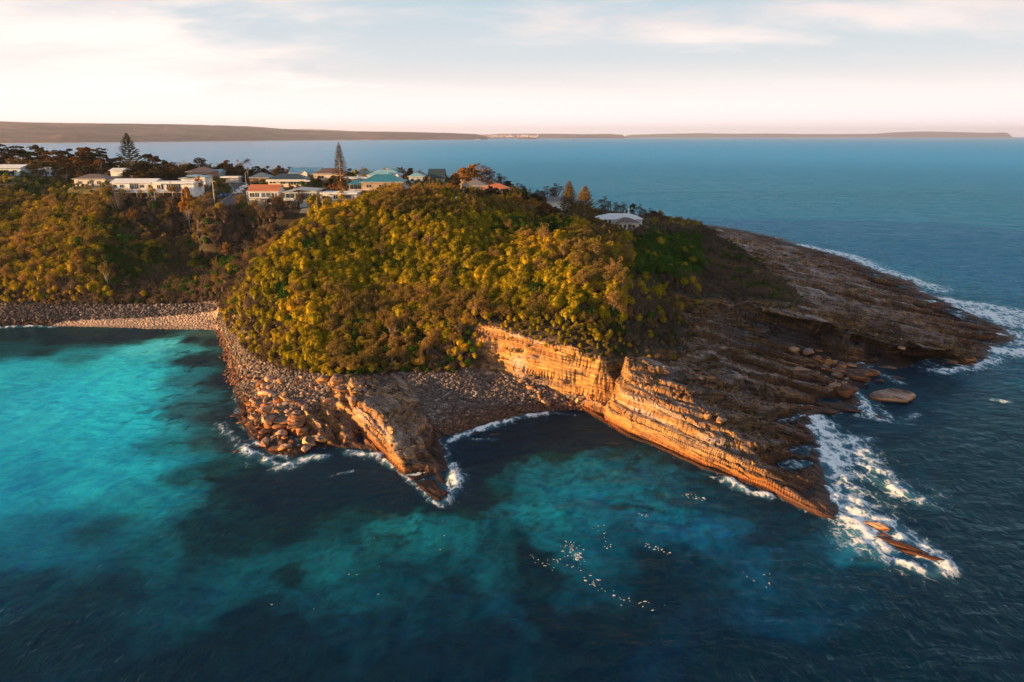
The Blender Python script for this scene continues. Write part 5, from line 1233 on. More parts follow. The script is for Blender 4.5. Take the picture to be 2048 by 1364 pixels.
# fences and hedges
def fence(x0, x1, y, h, label, mat):
    z0 = hz(x0, y); z1 = hz(x1, y); root = empty('fence', (x0, y, z0)); tag(root, label, 'fence'); n = int((x1-x0)/.16); B = MB(); Pp = MB()
    for k in range(n):
        a = (x1-x0)*k/n; zz = (z1-z0)*k/n; B.box(a, a+.13, 0, .03, zz-.5, zz+h+.05*math.sin(k*1.7))
    B.build('paling_panel', mat, root)
    for k in range(5): a = (x1-x0)*k/4; MB().box(a, a+.12, .04, .14, (z1-z0)*k/4-.5, (z1-z0)*k/4+h+.1).build('post', mat, root)
fence(-76, -64, 292, 2.0, 'weathered grey paling fence behind the grey modern house', plain('fence_grey', (.30,.28,.25), .9, 2.0, .25))
fence(-105, -96, 336, 1.2, 'low pale fence along the dry verge', plain('fence_pale', (.5,.47,.42), .9))
# letterbox like white post in front of the grey house
xq, yq, zq = ground(641, 424); lb = MB().box(-.2,.2,-.15,.15,0,1.3); o = lb.box(-.3,.3,-.25,.25,1.3,1.42).build('post', wallm(WHITE)); o.name = 'letterbox'; o.location = (xq, yq, zq); tag(o, 'white letterbox pillar by the lower drive', 'letterbox')
# ------------------------------------------------------------------ single trees of the skyline and town
GUMS = [gum(201, 10, 4.6, 18), gum(202, 9, 4.0, 14), gum(203, 8, 3.6, 16), gum(204, 9, 5.0, 20), gum(205, 7, 3.0, 10, dens=55)]
BUSHG = [gum(231, 8, 3.6, 26, .26, .42, 90), gum(232, 7, 3.2, 24, .26, .45, 90), gum(233, 8, 3.2, 22, .24, .5, 80)]
BARE = [gum(241, 8, 3.2, 22, .14, .5, 26), gum(242, 6.5, 2.8, 18, .14, .5, 24)]
def dup_mesh(pair, fm, bm):
    a, b = pair[0].copy(), pair[1].copy(); a.materials.clear(); b.materials.clear(); a.materials.append(fm); b.materials.append(bm); return a, b
G_DARK = [dup_mesh(p, F_DARK, B_DARK) for p in GUMS]
F_RUST = foliage_mat('leaf_rust', [(0.1, (0.08, 0.045, 0.018)), (0.5, (0.18, 0.085, 0.026)), (0.9, (0.30, 0.13, 0.035))])
F_ORNG = foliage_mat('leaf_orange', [(0.1, (0.18, 0.10, 0.02)), (0.5, (0.34, 0.17, 0.03)), (0.9, (0.45, 0.20, 0.04))])
F_GREY = foliage_mat('leaf_grey', [(0.1, (0.06, 0.055, 0.05)), (0.5, (0.12, 0.10, 0.09)), (0.9, (0.19, 0.15, 0.13))])
B_CORAL = bark_mat('bark_coral', (0.40, 0.20, 0.12), (0.58, 0.32, 0.20))
B_GREY = bark_mat('bark_grey', (0.12, 0.095, 0.085), (0.24, 0.19, 0.17))
G_RUST = [dup_mesh(p, F_RUST, B_PALE) for p in BUSHG]
G_ORNG = [dup_mesh(p, F_ORNG, B_PALE) for p in BUSHG]
G_BUSH = [dup_mesh(p, F_DARK, B_DARK) for p in BUSHG]
G_GREY = [dup_mesh(p, F_GREY, B_GREY) for p in BARE]
G_PINK = [dup_mesh(p, F_RUST, B_CORAL) for p in BARE]
HREF = {id(a[0]): h for lst, hs in ((G_DARK, (10,9,8,9,7)), (G_RUST, (8,7,8)), (G_ORNG, (8,7,8)), (G_BUSH, (8,7,8)), (G_GREY, (8,6.5)), (G_PINK, (8,6.5))) for a, h in zip(lst, hs)}
# (px, top py, distance, kind, width factor, distinguishing words)
TREES = [
 (12,283,372,'D',1.5,'tallest broad dark gum at the far left edge'),(45,292,380,'D',1.3,'dark spreading gum second from the left edge'),(-20,290,360,'D',1.3,'dark gum cut by the left edge'),(82,288,392,'D',.8,'slender open gum between the dark left gums'),
 (65,322,345,'O',1.0,'orange-brown low tree in front of the leftmost houses'),(28,318,352,'R',1.1,'rusty gum trunked tree above the leftmost house'),(118,300,368,'R',1.2,'rusty bushy tree left of the broad brown grove'),(140,290,378,'D',1.0,'flat-topped dark gum rising over the rusty grove'),
 (158,312,360,'R',1.2,'rusty brown tree at the middle of the left grove'),(176,291,375,'R',1.1,'tall rusty crown next to the broad pine'),(196,293,372,'D',1.2,'dark flat-topped gum next to the broad pine'),(205,318,356,'R',1.2,'low brown tree under the flat-topped gum'),(222,306,365,'D',1.1,'dark gum touching the broad pine'),
 (100,322,352,'D',1.2,'dark tree behind the small blue-white house'),(135,326,350,'R',1.2,'reddish tree behind the cream walled house'),(180,330,346,'B',1.2,'dark bush tree under the left grove'),(240,330,350,'B',1.3,'dark thick tree at the foot of the broad pine'),(282,326,350,'B',1.3,'dark thick tree right of the broad pine foot'),
 (303,306,368,'D',1.1,'layered dark gum right of the broad pine'),(322,312,364,'D',1.1,'layered dark gum sloping down right of the pine'),(340,322,360,'D',1.0,'smaller layered gum at the end of the pine group'),(352,330,352,'B',1.2,'rounded dark tree left of the brick house'),(318,334,345,'B',1.3,'olive green bushy tree behind the long white house'),(285,340,338,'B',1.2,'green bushy tree above the long white house roof'),
 (260,338,342,'B',1.1,'dark tree behind the left end of the long white house'),(402,313,385,'D',1.0,'umbrella-shaped gum over the brick house'),(388,326,378,'B',.9,'small dark tree under the umbrella gum'),(362,336,362,'D',.7,'small layered gum beside the brick house'),
 (455,321,382,'R',1.1,'domed rusty gum left of the palm'),(440,330,380,'D',.9,'dark tree left of the domed rusty gum'),(478,330,375,'D',.9,'flat dark tree beside the palm'),(466,336,368,'B',1.0,'dark low tree under the domed gum'),(490,338,362,'B',.8,'dark shrub tree at the palm foot'),
 (516,331,380,'D',.9,'dark gum right of the palm'),(536,331,378,'D',.9,'twin dark gum above the slate roof'),(560,330,385,'R',1.0,'orange-tinted gum behind the dark blue roof'),(585,330,388,'D',1.0,'flat dark gum behind the light blue roof'),(552,338,368,'O',.6,'small glowing orange tree above the slate roof'),(575,337,372,'P',.7,'pinkish open tree beside the glowing one'),
 (700,336,352,'D',.9,'flat-topped dark tree right of the tallest pine'),(668,352,322,'B',1.0,'dark tree under the tallest pine'),(690,360,300,'P',1.6,'bare coral-barked tree with fine rusty crown by the bungalow'),(656,362,310,'B',.8,'deep green bush behind the modern house'),(622,354,330,'B',.7,'bright green round bush before the light blue roof'),(640,352,332,'R',.7,'dark red bush before the grey-brown roof'),
 (600,370,296,'B',.8,'dark bushy tree right of the cream house'),(584,372,298,'B',.8,'second dark tree right of the cream house'),(668,366,284,'R',.8,'tan rounded bush beside the paling fence'),(650,372,280,'G',.8,'grey bush beside the paling fence'),(730,382,280,'B',.9,'dark shrub tree in front of the verandah wing'),(712,384,276,'B',.8,'olive bush right of the bungalow'),
 (762,372,284,'B',.7,'dark bush against the tan brick wall'),(803,329,352,'D',.5,'thin wind-bent gum above the white gables'),(790,338,350,'G',.7,'bare grey shrub tree above the teal roof'),(822,334,348,'B',.7,'rounded dark tree left of the steep dark roof'),(812,345,340,'R',.6,'reddish bush before the blue cottage'),(842,338,346,'G',.9,'grey wispy tree before the steep dark roof'),(760,347,352,'B',.4,'small dark bush on the roofline behind the teal roof'),
 (938,330,318,'O',1.3,'large orange-lit tree crowning the hilltop'),(922,337,312,'O',1.1,'orange tree left of the hilltop crown'),(906,348,306,'B',.8,'dark tree left of the orange hilltop trees'),(955,322,326,'P',1.1,'tall bare pinkish tree behind the orange crown'),(975,334,322,'P',1.2,'bare pinkish tree right of the orange crown'),(990,340,320,'P',1.0,'pinkish twiggy tree sloping towards the sea'),
 (965,352,310,'G',1.0,'grey-brown tree under the pinkish ones'),(1005,350,318,'G',.9,'grey open tree right of the pinkish trees'),(1018,360,312,'B',.9,'dark tree beside the orange roof'),(1035,362,310,'G',1.0,'grey twiggy tree right of the orange roof'),(1048,372,305,'B',.5,'small round dark tree on the sea edge'),(1062,374,306,'G',.7,'grey sparse tree on the sea edge'),
 (985,372,280,'B',1.1,'dark rounded tree before the orange roof'),(1010,376,280,'B',1.1,'dark flat tree right of the orange roof'),(1040,382,280,'B',1.1,'long dark crown above the golden trees'),(1068,386,282,'D',1.0,'flat dark crown left of the dark low roof'),(930,372,275,'D',1.0,'brown flat crown before the grey-brown roof'),(955,380,270,'R',1.0,'rust crown left of the golden trees'),(905,366,282,'O',1.0,'orange crown before the steep dark roof'),(880,374,272,'O',.9,'orange bushy crown near the hill crest'),
 (1000,394,258,'O',1.2,'golden tree at the middle of the crest'),(1030,392,258,'O',1.3,'large golden tree with forked pale stems on the crest'),(1062,396,258,'O',1.2,'golden-brown tree right of the largest golden tree'),(975,402,252,'O',1.0,'golden tree left of the crest middle'),(1090,404,260,'R',1.1,'brown crown left of the white walled house'),(1108,412,262,'B',1.0,'dark crown under the white walled house'),(1085,420,252,'B',1.1,'dark crown in the shaded band'),(1120,428,255,'B',1.1,'dark crown left of the golden pine'),
 (860,368,268,'O',.9,'orange tree on the crest left of centre'),(836,372,262,'O',.8,'orange tree beside the small grey shed'),(815,388,250,'O',.7,'low orange tree on the crest edge'),
 (1095,368,322,'G',1.2,'grey twiggy tree left of the slim pine'),(1112,366,322,'G',1.3,'grey leafless crown directly left of the slim pine'),(1080,376,318,'G',1.0,'small grey tree on the seaward slope'),
 (1205,392,322,'G',1.1,'pinkish-grey leafless tree right of the golden pine'),(1222,398,320,'G',1.2,'grey-brown tree behind the white house'),(1243,404,320,'G',1.1,'brown crown behind the white roof'),(1262,405,316,'D',.6,'thin dark tree behind the white chimney'),(1278,408,314,'G',.9,'grey tree right of the white chimney'),(1292,414,312,'G',1.0,'brown tree between white roof and palms'),
 (1345,440,305,'G',.9,'grey-brown bush tree right of the palms'),(1362,448,305,'G',.9,'grey bush tree sloping to the rock shelf'),(1262,446,280,'G',.7,'grey bush before the rust roof'),(1290,444,285,'G',.8,'twiggy bush right of the rust roof'),(1198,446,284,'B',.6,'dark bush left of the arched windows'),
 (270,384,282,'O',.7,'glowing yellow-orange tree in the dark bush below the long house'),(160,446,250,'O',.6,'small yellow tree on the dark slope'),(458,455,262,'O',.5,'pale orange dead-looking tree left of the hill edge'),(400,352,302,'O',.45,'yellow bush beside the pale blue roof'),(382,372,286,'O',.5,'tan bush before the deck house'),
 (155,520,246,'T',1.0,'pair-stemmed orange tree at the dark hill foot'),(165,530,243,'T',.9,'leaning orange tree beside the pair-stemmed one'),(217,528,242,'T',.8,'small yellow tree with straight pale stem at the hill foot'),
 (340,384,282,'G',.8,'grey twiggy tree below the deck house'),(305,380,284,'G',.8,'brown twiggy tree below the deck house'),(420,392,270,'G',1.0,'grey rounded tree at the foot of the street'),(470,400,262,'G',1.0,'purplish-grey tree right of the street foot'),(500,398,262,'G',.9,'purplish-grey tree under the terracotta roof'),(530,392,268,'G',.9,'twiggy grey tree before the verandah posts'),(555,392,270,'R',.6,'rusty bush right of the terracotta roof house'),(240,376,290,'G',.8,'grey twiggy tree before the long white house'),(375,396,275,'G',.9,'grey tree left of the pale pole'),
 (900,690,166,'R',.55,'low rust-orange tree at the head of the pebble cove'),(925,694,164,'R',.55,'spreading rust-orange tree beside the pebble cove cliff'),(790,672,168,'T',.8,'twin-stemmed gold tree above the pebble cove'),(830,650,172,'B',.6,'round olive bush above the pebble cove'),(740,600,186,'T',1.0,'tan tree with pale stem on the lower slope'),(770,590,188,'T',1.0,'tallest pale tan tree of the lower slope'),
 (850,630,176,'T',1.1,'tan tree right of the olive bushes'),(880,600,182,'T',1.0,'tan feathery tree left of the cliff'),(1080,575,182,'T',.9,'open gold tree above the cliff'),(1120,570,184,'T',.9,'gold tree with visible stem above the cliff'),(1175,590,178,'T',.9,'gold tree right above the cliff end'),
]
SETS = {'D': G_DARK, 'R': G_RUST, 'O': G_ORNG, 'B': G_BUSH, 'G': G_GREY, 'P': G_PINK, 'T': SC_C}
KN = {'D': 'gum_tree', 'R': 'bushy_tree', 'O': 'golden_tree', 'B': 'dark_tree', 'G': 'leafless_tree', 'P': 'coral_tree', 'T': 'banksia_tree'}
rt_ = np.random.RandomState(77)
for i, (px, pyt, D, k, wf, lab) in enumerate(TREES):
    pair = SETS[k][i % len(SETS[k])]
    x, y, z = at_dist(px, D); h = max(2.2, top_h(px, pyt, D, z)); h = min(h, 22 if k not in 'GOP' or D > 284 else 7.5)
    ref = HREF.get(id(pair[0]), 4.4); sc = h/ref
    root = plant(KN[k], pair[0], pair[1], None, None, lab, 'tree', 'single trees of the headland', (x, y, z-.2), rt_.uniform(0, 6.28), 1.0)
    sxy = max(wf*(0.72*sc + 0.28), .35) if k != 'T' else wf*sc*.9
    sxy = min(sxy, sc*1.8)
    root.scale = (sxy, sxy, sc)
# ------------------------------------------------------------------ pines
def pine_at(px, pyt, D, rb, label, fm, bm, seed, dens, step, bare=0.0, z0=.1):
    x, y, z = at_dist(px, D); h = top_h(px, pyt, D, z); c_, t_ = norfolk(seed, h, rb, step, dens, z0, bare)
    plant('norfolk_pine', c_, t_, fm, bm, label, 'pine tree', 'norfolk pines', (x, y, z-.2), .3)
pine_at(265, 265, 352, 8.0, 'broad dark conical pine towering over the left skyline', F_PINE, B_DARK, 301, 3.4, 1.15, 0, .10)
pine_at(683, 284, 318, 4.6, 'tallest slim see-through pine above the town roofs', F_PINE, B_CORAL, 302, 1.5, .95, .25, .08)
pine_at(1137, 361, 283, 4.9, 'slim golden pine left of the white-roofed house', F_PINEG, B_PALE, 303, 2.6, .75, 0, .12)
pine_at(1168, 371, 268, 6.8, 'broad golden pine in front of the white-roofed house', F_PINEG, B_PALE, 304, 3.0, .85, 0, .03)
# ------------------------------------------------------------------ palms
def palm_at(px, pyt, D, fr, label, fm, bm, seed, nf=20, droop=1.0, group='palms'):
    x, y, z = at_dist(px, D); h = top_h(px, pyt, D, z) - fr*.5; c_, t_ = palm(seed, h, fr, nf, droop)
    plant('palm', c_, t_, fm, bm, label, 'palm', group, (x, y, z), .3)
palm_at(497, 317, 348, 2.3, 'lone tall palm standing against the bay', F_DARK, B_GREY, 320, 16, .7)
for k, (px, pyt, wd_) in enumerate([(1295,424,'leftmost palm of the dry clump'),(1303,420,'second palm from the left in the dry clump'),(1309,423,'middle palm of the dry clump'),(1316,424,'tall palm right of the middle of the dry clump'),(1322,432,'low palm at the right side of the dry clump'),(1329,430,'rightmost palm of the dry clump')]):
    palm_at(px, pyt, 294+2*(k % 3), 1.9, wd_, F_BROWN, B_GREY, 330+k, 34, 1.2)
# ------------------------------------------------------------------ lookout ledge with a dead tree
xl, yl, zl = ground(1215, 566)
for k, (dx_, hh_) in enumerate(((0, 3.6), (2.1, 4.2))):
    o = link('dead_tree', dead(400+k, hh_, .9), B_GREY); o.location = (xl+dx_-1, yl, zl); tag(o, ['slim bleached dead tree left of the person at the lookout', 'forked bleached dead tree right of the person at the lookout'][k], 'dead tree')
# ------------------------------------------------------------------ boulders
def boulder_mesh(seed, sub=3, flat=.7, ang=.5, strata=.10):
    import bmesh
    bm_ = bmesh.new(); bmesh.ops.create_icosphere(bm_, subdivisions=sub, radius=1.0); r = np.random.RandomState(seed)
    co = np.array([v.co[:] for v in bm_.verts])
    pl = r.normal(0, 1, (11, 3)); pl /= np.linalg.norm(pl, axis=1)[:, None]; cut = r.uniform(.55, .85, 11)
    for n_, c_ in zip(pl, cut):                       # chip flat facets off the ball
        d = co@n_; over = np.maximum(d - c_, 0); co = co - over[:, None]*n_*(1-.12*ang)
    nn = fbm(co[:,0]*1.9+seed, co[:,1]*1.9+co[:,2]*1.3, 3)
    co *= (1 + .13*nn)[:, None]
    if strata:
        lyr = perlin(co[:,2]*4.5+seed, co[:,0]*.4); co[:, :2] *= (1 + strata*lyr)[:, None]
    co[:, 2] *= flat
    f = np.array([[v.index for v in p.verts] for p in bm_.faces]); bm_.free()
    return npmesh('boulder', co, f, True)
def rock_mat(name, tint, pal=.4, wetness=0.3):
    m, t, out = new_mat(name); pos = t.new('ShaderNodeNewGeometry').outputs['Position']
    col, h, sp, low = rock_nodes(t, pos, pal, wetness)
    rnd = t.new('ShaderNodeObjectInfo').outputs['Random']
    col = t.mix(1.0, col, t.ramp(rnd, [(0, tuple(v*.75 for v in tint)), (1, tuple(v*1.25 for v in tint))]), 'MULTIPLY')
    bp = t.new('ShaderNodeBump', {'Strength': .9, 'Distance': .35, 'Height': h}).outputs[0]
    t.l.new(t.new('ShaderNodeBsdfPrincipled', {'Base Color': col, 'Roughness': .85, 'Normal': bp, 'Specular IOR Level': .2}).outputs[0], out.inputs[0]); return m
RK = rock_mat('boulder_sandstone', (1.25, 1.12, 1.0), .5, .1)
RKB = rock_mat('boulder_brown', (1.0, .85, .75), .1, .6)
m, t, out = new_mat('cobble_stone'); rnd = t.new('ShaderNodeObjectInfo').outputs['Random']; pos = t.new('ShaderNodeNewGeometry').outputs['Position']
c = t.ramp(rnd, [(0, (.06,.045,.04)), (.4, (.11,.083,.072)), (.75, (.18,.142,.125)), (1, (.34,.28,.25))])
zz = t.new('ShaderNodeSeparateXYZ', {0: pos}).outputs[2]
c = t.mix(t.maprange(zz, 2.4, .8, 0, .9, True), c, t.mix(1.0, c, (.85,.46,.25), 'MULTIPLY'))
xx = t.new('ShaderNodeSeparateXYZ', {0: pos}).outputs[0]
c = t.mix(t.maprange(xx, -132, -152, 0, .8, True), c, t.mix(1.0, c, (.28,.30,.34), 'MULTIPLY'))
c = t.mix(t.maprange(t.noise(pos, 4, 4, .6), .4, .6, 0, .4), c, (.12,.09,.08))
t.l.new(t.new('ShaderNodeBsdfPrincipled', {'Base Color': c, 'Roughness': .8, 'Specular IOR Level': .2}).outputs[0], out.inputs[0]); COB = m
BM = [boulder_mesh(500+i, 3, [.7,.55,.8,.45,.65,.6][i]) for i in range(6)]
BMB = [b.copy() for b in BM]; BMC = [boulder_mesh(520+i, 2, .7, .3, 0) for i in range(4)]
for b in BM: b.materials.append(RK)
for b in BMB: b.materials.append(RKB)
for b in BMC: b.materials.append(COB)
def boulder(px, py, s, label, group, brown=False, sc=(1,1,1), rz=0.0, sink=.25, k=0, z=None, tiltx=0.0):
    if z is None: x, y, zg = ground(px, py)
    else: x, y, zg = P(px, py, z)
    o = bpy.data.objects.new('boulder', (BMB if brown else BM)[k % 6]); COL.objects.link(o)
    o.location = (x, y, max(zg, -.2) + s*sc[2]*(.6-sink)); o.scale = (s*sc[0], s*sc[1], s*sc[2]); o.rotation_euler = (tiltx, tiltx*.6, rz); tag(o, label, 'boulder', group)
    return o
# named big rocks
G1 = 'big boulders of the left point'; G2 = 'boulders at the mouth of the eastern cove'; G3 = 'rocks awash off the points'
BIG = [(646,766,2.1,'large pale rounded boulder under the foot of the scrub',G1,0,(1,.9,1.1),.3,0),(674,768,2.3,'large pale angular boulder beside the rounded one',G1,0,(1.1,.8,1.1),1.0,2),(682,783,1.9,'pale boulder below the angular one',G1,0,(1.2,1,.7),.5,4),
 (707,812,2.0,'tall leaning block against the ridge',G1,0,(.8,.8,1.5),.7,1),(668,806,1.2,'orange block left of the leaning block',G1,0,(1,1,1.2),.2,3),(655,806,1.1,'smaller orange block left of the leaning pair',G1,0,(1.2,.8,1),.9,5),(711,786,1.3,'block lodged at the ridge start',G1,0,(1.2,.9,.8),.1,2),
 (566,762,1.5,'slab boulder on the upper cobbles',G1,0,(1.4,.8,.8),.5,1),(538,764,1.5,'upright orange boulder at the cobble edge',G1,0,(.8,.8,1.5),.2,3),(540,778,1.1,'boulder right under the upright one',G1,0,(1,1,1),.9,0),
 (534,826,2.0,'lumpy orange boulder in the middle of the left point',G1,0,(1.2,1,.9),.3,4),(576,826,1.0,'round orange stone right of the lumpy boulder',G1,0,(1,1,1),.6,0),(592,830,1.2,'tan round boulder beside the round orange stone',G1,0,(1.1,1,.9),.1,2),(556,826,1.0,'grey round stone left of the round orange stone',G1,0,(1,1,1),.1,5),
 (536,846,2.2,'bulky orange boulder below the lumpy one',G1,0,(1.1,1,1),1.2,1),(574,846,2.3,'long sunlit boulder pointing right on the left point',G1,0,(1.7,.8,.7),.1,3),(560,858,1.6,'brown boulder beneath the long sunlit one',G1,1,(1.3,1,.8),.5,0),(590,856,1.5,'brown wedge boulder right of the bulky one',G1,1,(1.5,.9,.7),.3,2),
 (486,830,1.6,'long low slab at the outer left edge',G1,1,(2.2,.7,.5),.6,3),(494,845,1.4,'second low slab at the outer left edge',G1,0,(1.8,.7,.6),.5,5),(505,838,1.0,'orange knob between the low slabs',G1,0,(1,1,1),.5,0),(530,866,1.5,'dark boulder at the water above the arched rock',G1,1,(1.2,1,.8),.5,1),(564,870,1.5,'round orange boulder at the water edge',G1,0,(1,1,.9),.9,4),
 (531,888,1.5,'arched rock standing in the surf',G3,0,(.9,1.9,.8),.3,2),(575,898,2.0,'long seal-shaped rock in the surf',G3,1,(2.4,.7,.6),.25,3),(611,900,1.6,'pointed orange rock right of the long surf rock',G3,0,(.8,1.5,.9),.5,1),(492,898,1.0,'low rock awash left of the arched rock',G3,1,(1.6,.8,.4),.3,0),(472,904,.7,'smallest sunlit rock farthest left in the surf',G3,0,(1.2,.8,.6),.3,2),(512,897,.9,'low rock awash beside the arched rock',G3,1,(1.4,.8,.5),.1,5),
 (640,882,1.6,'craggy orange rock clump in the water before the ridge ribs',G3,0,(1.4,.9,.8),.2,4),(624,884,1.0,'small orange rock left of the craggy clump',G3,0,(1.5,.8,.5),.2,1),(655,888,.9,'dark rock right of the craggy clump',G3,1,(1.2,.8,.6),.8,0),
 (1690,792,3.4,'big triangular brown boulder at the cove mouth',G2,1,(1.15,.9,1.05),.2,1),(1782,816,4.2,'huge oblong boulder standing off the point in the water',G2,0,(1.75,1.0,.62),-.12,2),(1735,752,3.0,'wide dark boulder in the surf of the cove mouth',G2,1,(1.4,.9,.8),.1,0),(1790,773,1.8,'pink low rock awash right of the wide dark boulder',G2,0,(1.5,.9,.4),-.2,3),
 (1715,760,2.6,'long boulder leaning towards the water with orange edge',G2,1,(.9,1.6,.9),.5,5),(1682,748,2.2,'layered brown boulder in the boulder pile',G2,1,(1.5,1,.7),-.2,4),(1670,775,1.8,'ochre boulder next to the triangular one',G2,0,(1.3,.9,.8),-.1,2),(1685,736,1.7,'round brown boulder on top of the boulder pile',G2,1,(1,1,1),.4,1),(1702,734,1.5,'orange topped boulder behind the leaning one',G2,0,(1,1,1),.2,3),
 (1775,740,1.9,'pinkish slab behind the wide dark boulder',G2,0,(1.7,.7,.4),-.5,0),(1758,770,1.4,'small dark boulder below the wide dark one',G2,1,(1.1,.9,.7),.1,5),(1650,738,1.6,'angular boulder left in the boulder pile',G2,1,(1.2,.9,.8),.4,2),(1636,722,1.3,'small boulder behind the boulder pile',G2,1,(1,1,.8),.2,4),(1602,742,1.9,'pale oblong boulder on the inclined slabs',G2,0,(1.6,.8,.6),-.5,1),(1588,706,2.0,'pale square boulder under the overhang',G2,0,(1,.9,1.1),.3,0),
 (1616,710,1.9,'second pale boulder under the overhang',G2,0,(1.4,.9,.8),.5,2),(1638,704,1.2,'dark boulder in the shade of the overhang',G2,1,(1.1,.9,.9),.3,3),(1700,822,1.7,'flat brown rock awash below the triangular boulder',G2,1,(1.9,.9,.35),-.1,5),(1660,826,1.6,'brown rock awash at the surf edge',G2,1,(1.2,.9,.5),.2,0),(1717,812,1.1,'small pale rock between the two biggest boulders',G2,0,(1.3,.9,.6),.1,1),(1748,845,1.6,'thin slanting rock in the foam right of the surf edge',G2,0,(2.2,.5,.35),-.75,3),
 (1940,722,2.0,'tan block at the tip of the long shelf',G2,1,(1.2,.9,.9),.2,2),(1905,728,1.7,'brown block below the end of the long shelf',G2,1,(1.3,.9,.6),.3,4),(1803,700,1.2,'small ochre boulder under the far overhang',G2,0,(1,1,1),.3,0),
 (1752,1055,1.5,'sunlit orange rock in the foam off the spur tip',G3,0,(1.8,.6,.7),-.75,2),(1770,1072,1.0,'small wet rock behind the sunlit foam rock',G3,1,(1.6,.6,.5),-.75,1),(1805,1092,1.9,'long dark reef rock awash in foam',G3,1,(2.6,.5,.35),-.65,3),(1845,1112,1.7,'dark end of the reef trailing from the spur',G3,1,(2.6,.5,.3),-.5,5),
 (1440,845,1.5,'sunlit knob boulder on the spur top',G2,0,(1,1,1),.2,1),(1415,838,1.2,'sunlit block left of the knob boulder',G2,0,(.8,.8,1.3),.5,0),(1045,765,1.3,'bright orange boulder at the cliff foot by the cobbles',G1,0,(1.3,.9,.8),.6,2),(1090,806,1.1,'bright orange round boulder near the cove water',G1,0,(1,1,1),.2,4),(1125,770,1.2,'orange boulder against the cliff foot',G1,0,(1,1,1.1),.6,0),
 (992,870,1.0,'dark rock awash in the pebble cove',G3,1,(1.8,.8,.4),.2,3),(952,866,.9,'brown rock awash at the cove edge',G3,1,(1.5,.8,.4),.4,1),(1560,498,1.5,'low dark rock on the far shore edge',G2,1,(1.5,1,.6),.2,0)]
for b in BIG:
    px, py, s, lab, g, br, sc, rz, k = b
    boulder(px, py, s*.82, lab, g, bool(br), sc, rz, k=k, z=(-.05 if g == G3 else None))
# medium boulders strewn: repeated and alike
rb = np.random.RandomState(21)
def strew(poly, n, s0, s1, label, group, brown_p, zmax=99, zone=None):
    xs = [p[0] for p in poly]; ys = [p[1] for p in poly]; c = 0; tries = 0
    while c < n and tries < n*60:
        tries += 1; x = rb.uniform(min(xs), max(xs)); y = rb.uniform(min(ys), max(ys))
        if not inpoly(np.array([x]), np.array([y]), poly)[0]: continue
        z = hz(x, y)
        if z > zmax or z < -1.1: continue
        s = s0*(s1/s0)**(rb.rand()**1.6); o = bpy.data.objects.new('boulder', (BMB if rb.rand() < brown_p else BM)[rb.randint(6)]); COL.objects.link(o)
        f = rb.uniform(.8, 1.5); o.scale = (s*f, s*rb.uniform(.7,1.1), s*rb.uniform(.75,1.45)); o.location = (x, y, max(z,-.25)+s*.2); o.rotation_euler = (rb.uniform(-.7,.7), rb.uniform(-.7,.7), rb.uniform(0,6.28))
        tag(o, label, 'boulder', group); c += 1
W2 = lambda pts: [P(a, b, z)[:2] for a, b, z in pts]
strew(W2([(470,790,1),(520,770,2),(600,790,2.5),(600,850,2),(650,860,1.5),(640,890,0),(560,905,0),(500,870,0)]), 80, .5, 1.7, 'tawny boulder in the jumble of the left point', 'tawny boulders of the left point', .35)
strew(W2([(440,690,0),(470,690,2),(520,760,2.5),(510,800,1.5),(470,820,0),(452,760,0)]), 35, .4, 1.2, 'small rust-brown boulder along the left shore edge', 'rust-brown boulders along the left shore', .7)
strew(W2([(560,750,4),(700,760,6),(700,800,4),(640,830,3),(560,790,3)]), 25, .5, 1.2, 'orange-brown boulder below the scrub foot', 'boulders below the scrub foot', .2)
strew(W2([(1590,700,3),(1680,720,2),(1720,760,0),(1660,790,1),(1600,740,3)]), 32, .6, 1.6, 'brown boulder of the cove mouth pile', 'boulders of the cove mouth pile', .8)
strew(W2([(1060,770,4),(1150,790,3),(1200,802,2),(1150,820,0),(1080,810,1)]), 20, .4, 1.1, 'boulder fallen at the cliff foot', 'boulders fallen at the cliff foot', .3)
strew(W2([(1380,720,9),(1500,740,5),(1560,800,4),(1520,830,4),(1420,780,8)]), 16, .4, 1.2, 'grey block lying on the spur back', 'grey blocks on the spur back', .8)
strew(W2([(1450,470,12),(1540,490,7),(1700,580,6),(1800,640,5),(1600,590,8),(1480,540,10)]), 14, .5, 1.4, 'dark block on the long rock shelf', 'dark blocks on the long rock shelf', .9)
# cobbles: nobody could count these
def cobbles(name, masks, n, s0, s1, seed, label):
    r = np.random.RandomState(seed); P_ = []
    x0, x1, y0, y1 = masks[1]; k = 0
    M = masks[0]
    X_ = r.uniform(x0, x1, n*6); Y_ = r.uniform(y0, y1, n*6); mv = hgt(X_, Y_, M); zz = hgt(X_, Y_, H)
    ok = (mv > .45) & (zz > -.5); X_, Y_, zz = X_[ok][:n], Y_[ok][:n], zz[ok][:n]
    s = s0*(s1/s0)**(r.rand(len(X_))**3.2)
    prot = []
    for i in range(4):
        o = bpy.data.objects.new('boulder', BMC[i]); COL.objects.link(o); j = i*7 % len(X_); o.location = (X_[j], Y_[j], zz[j]+.1); o.scale = (.6,.55,.5); tag(o, 'grey-brown round stone lying among the cobbles', 'stone', 'round stones among the cobbles'); prot.append(o)
    S3 = np.stack([s*r.uniform(.85,1.4,len(s)), s*r.uniform(.8,1.1,len(s)), s*r.uniform(.7,1.1,len(s))], 1)
    o = instancer(name, prot, np.stack([X_, Y_, zz + s*.12], 1), r.uniform(0, 6.28, len(s)), S3, seed, .5); tag(o, label, None, None, 'stuff')
cobbles('cobbles', (m_cob*(1-m_sand), (-60, 30, 130, 185)), 20000, .11, .60, 31, 'rounded grey cobbles covering the coves')
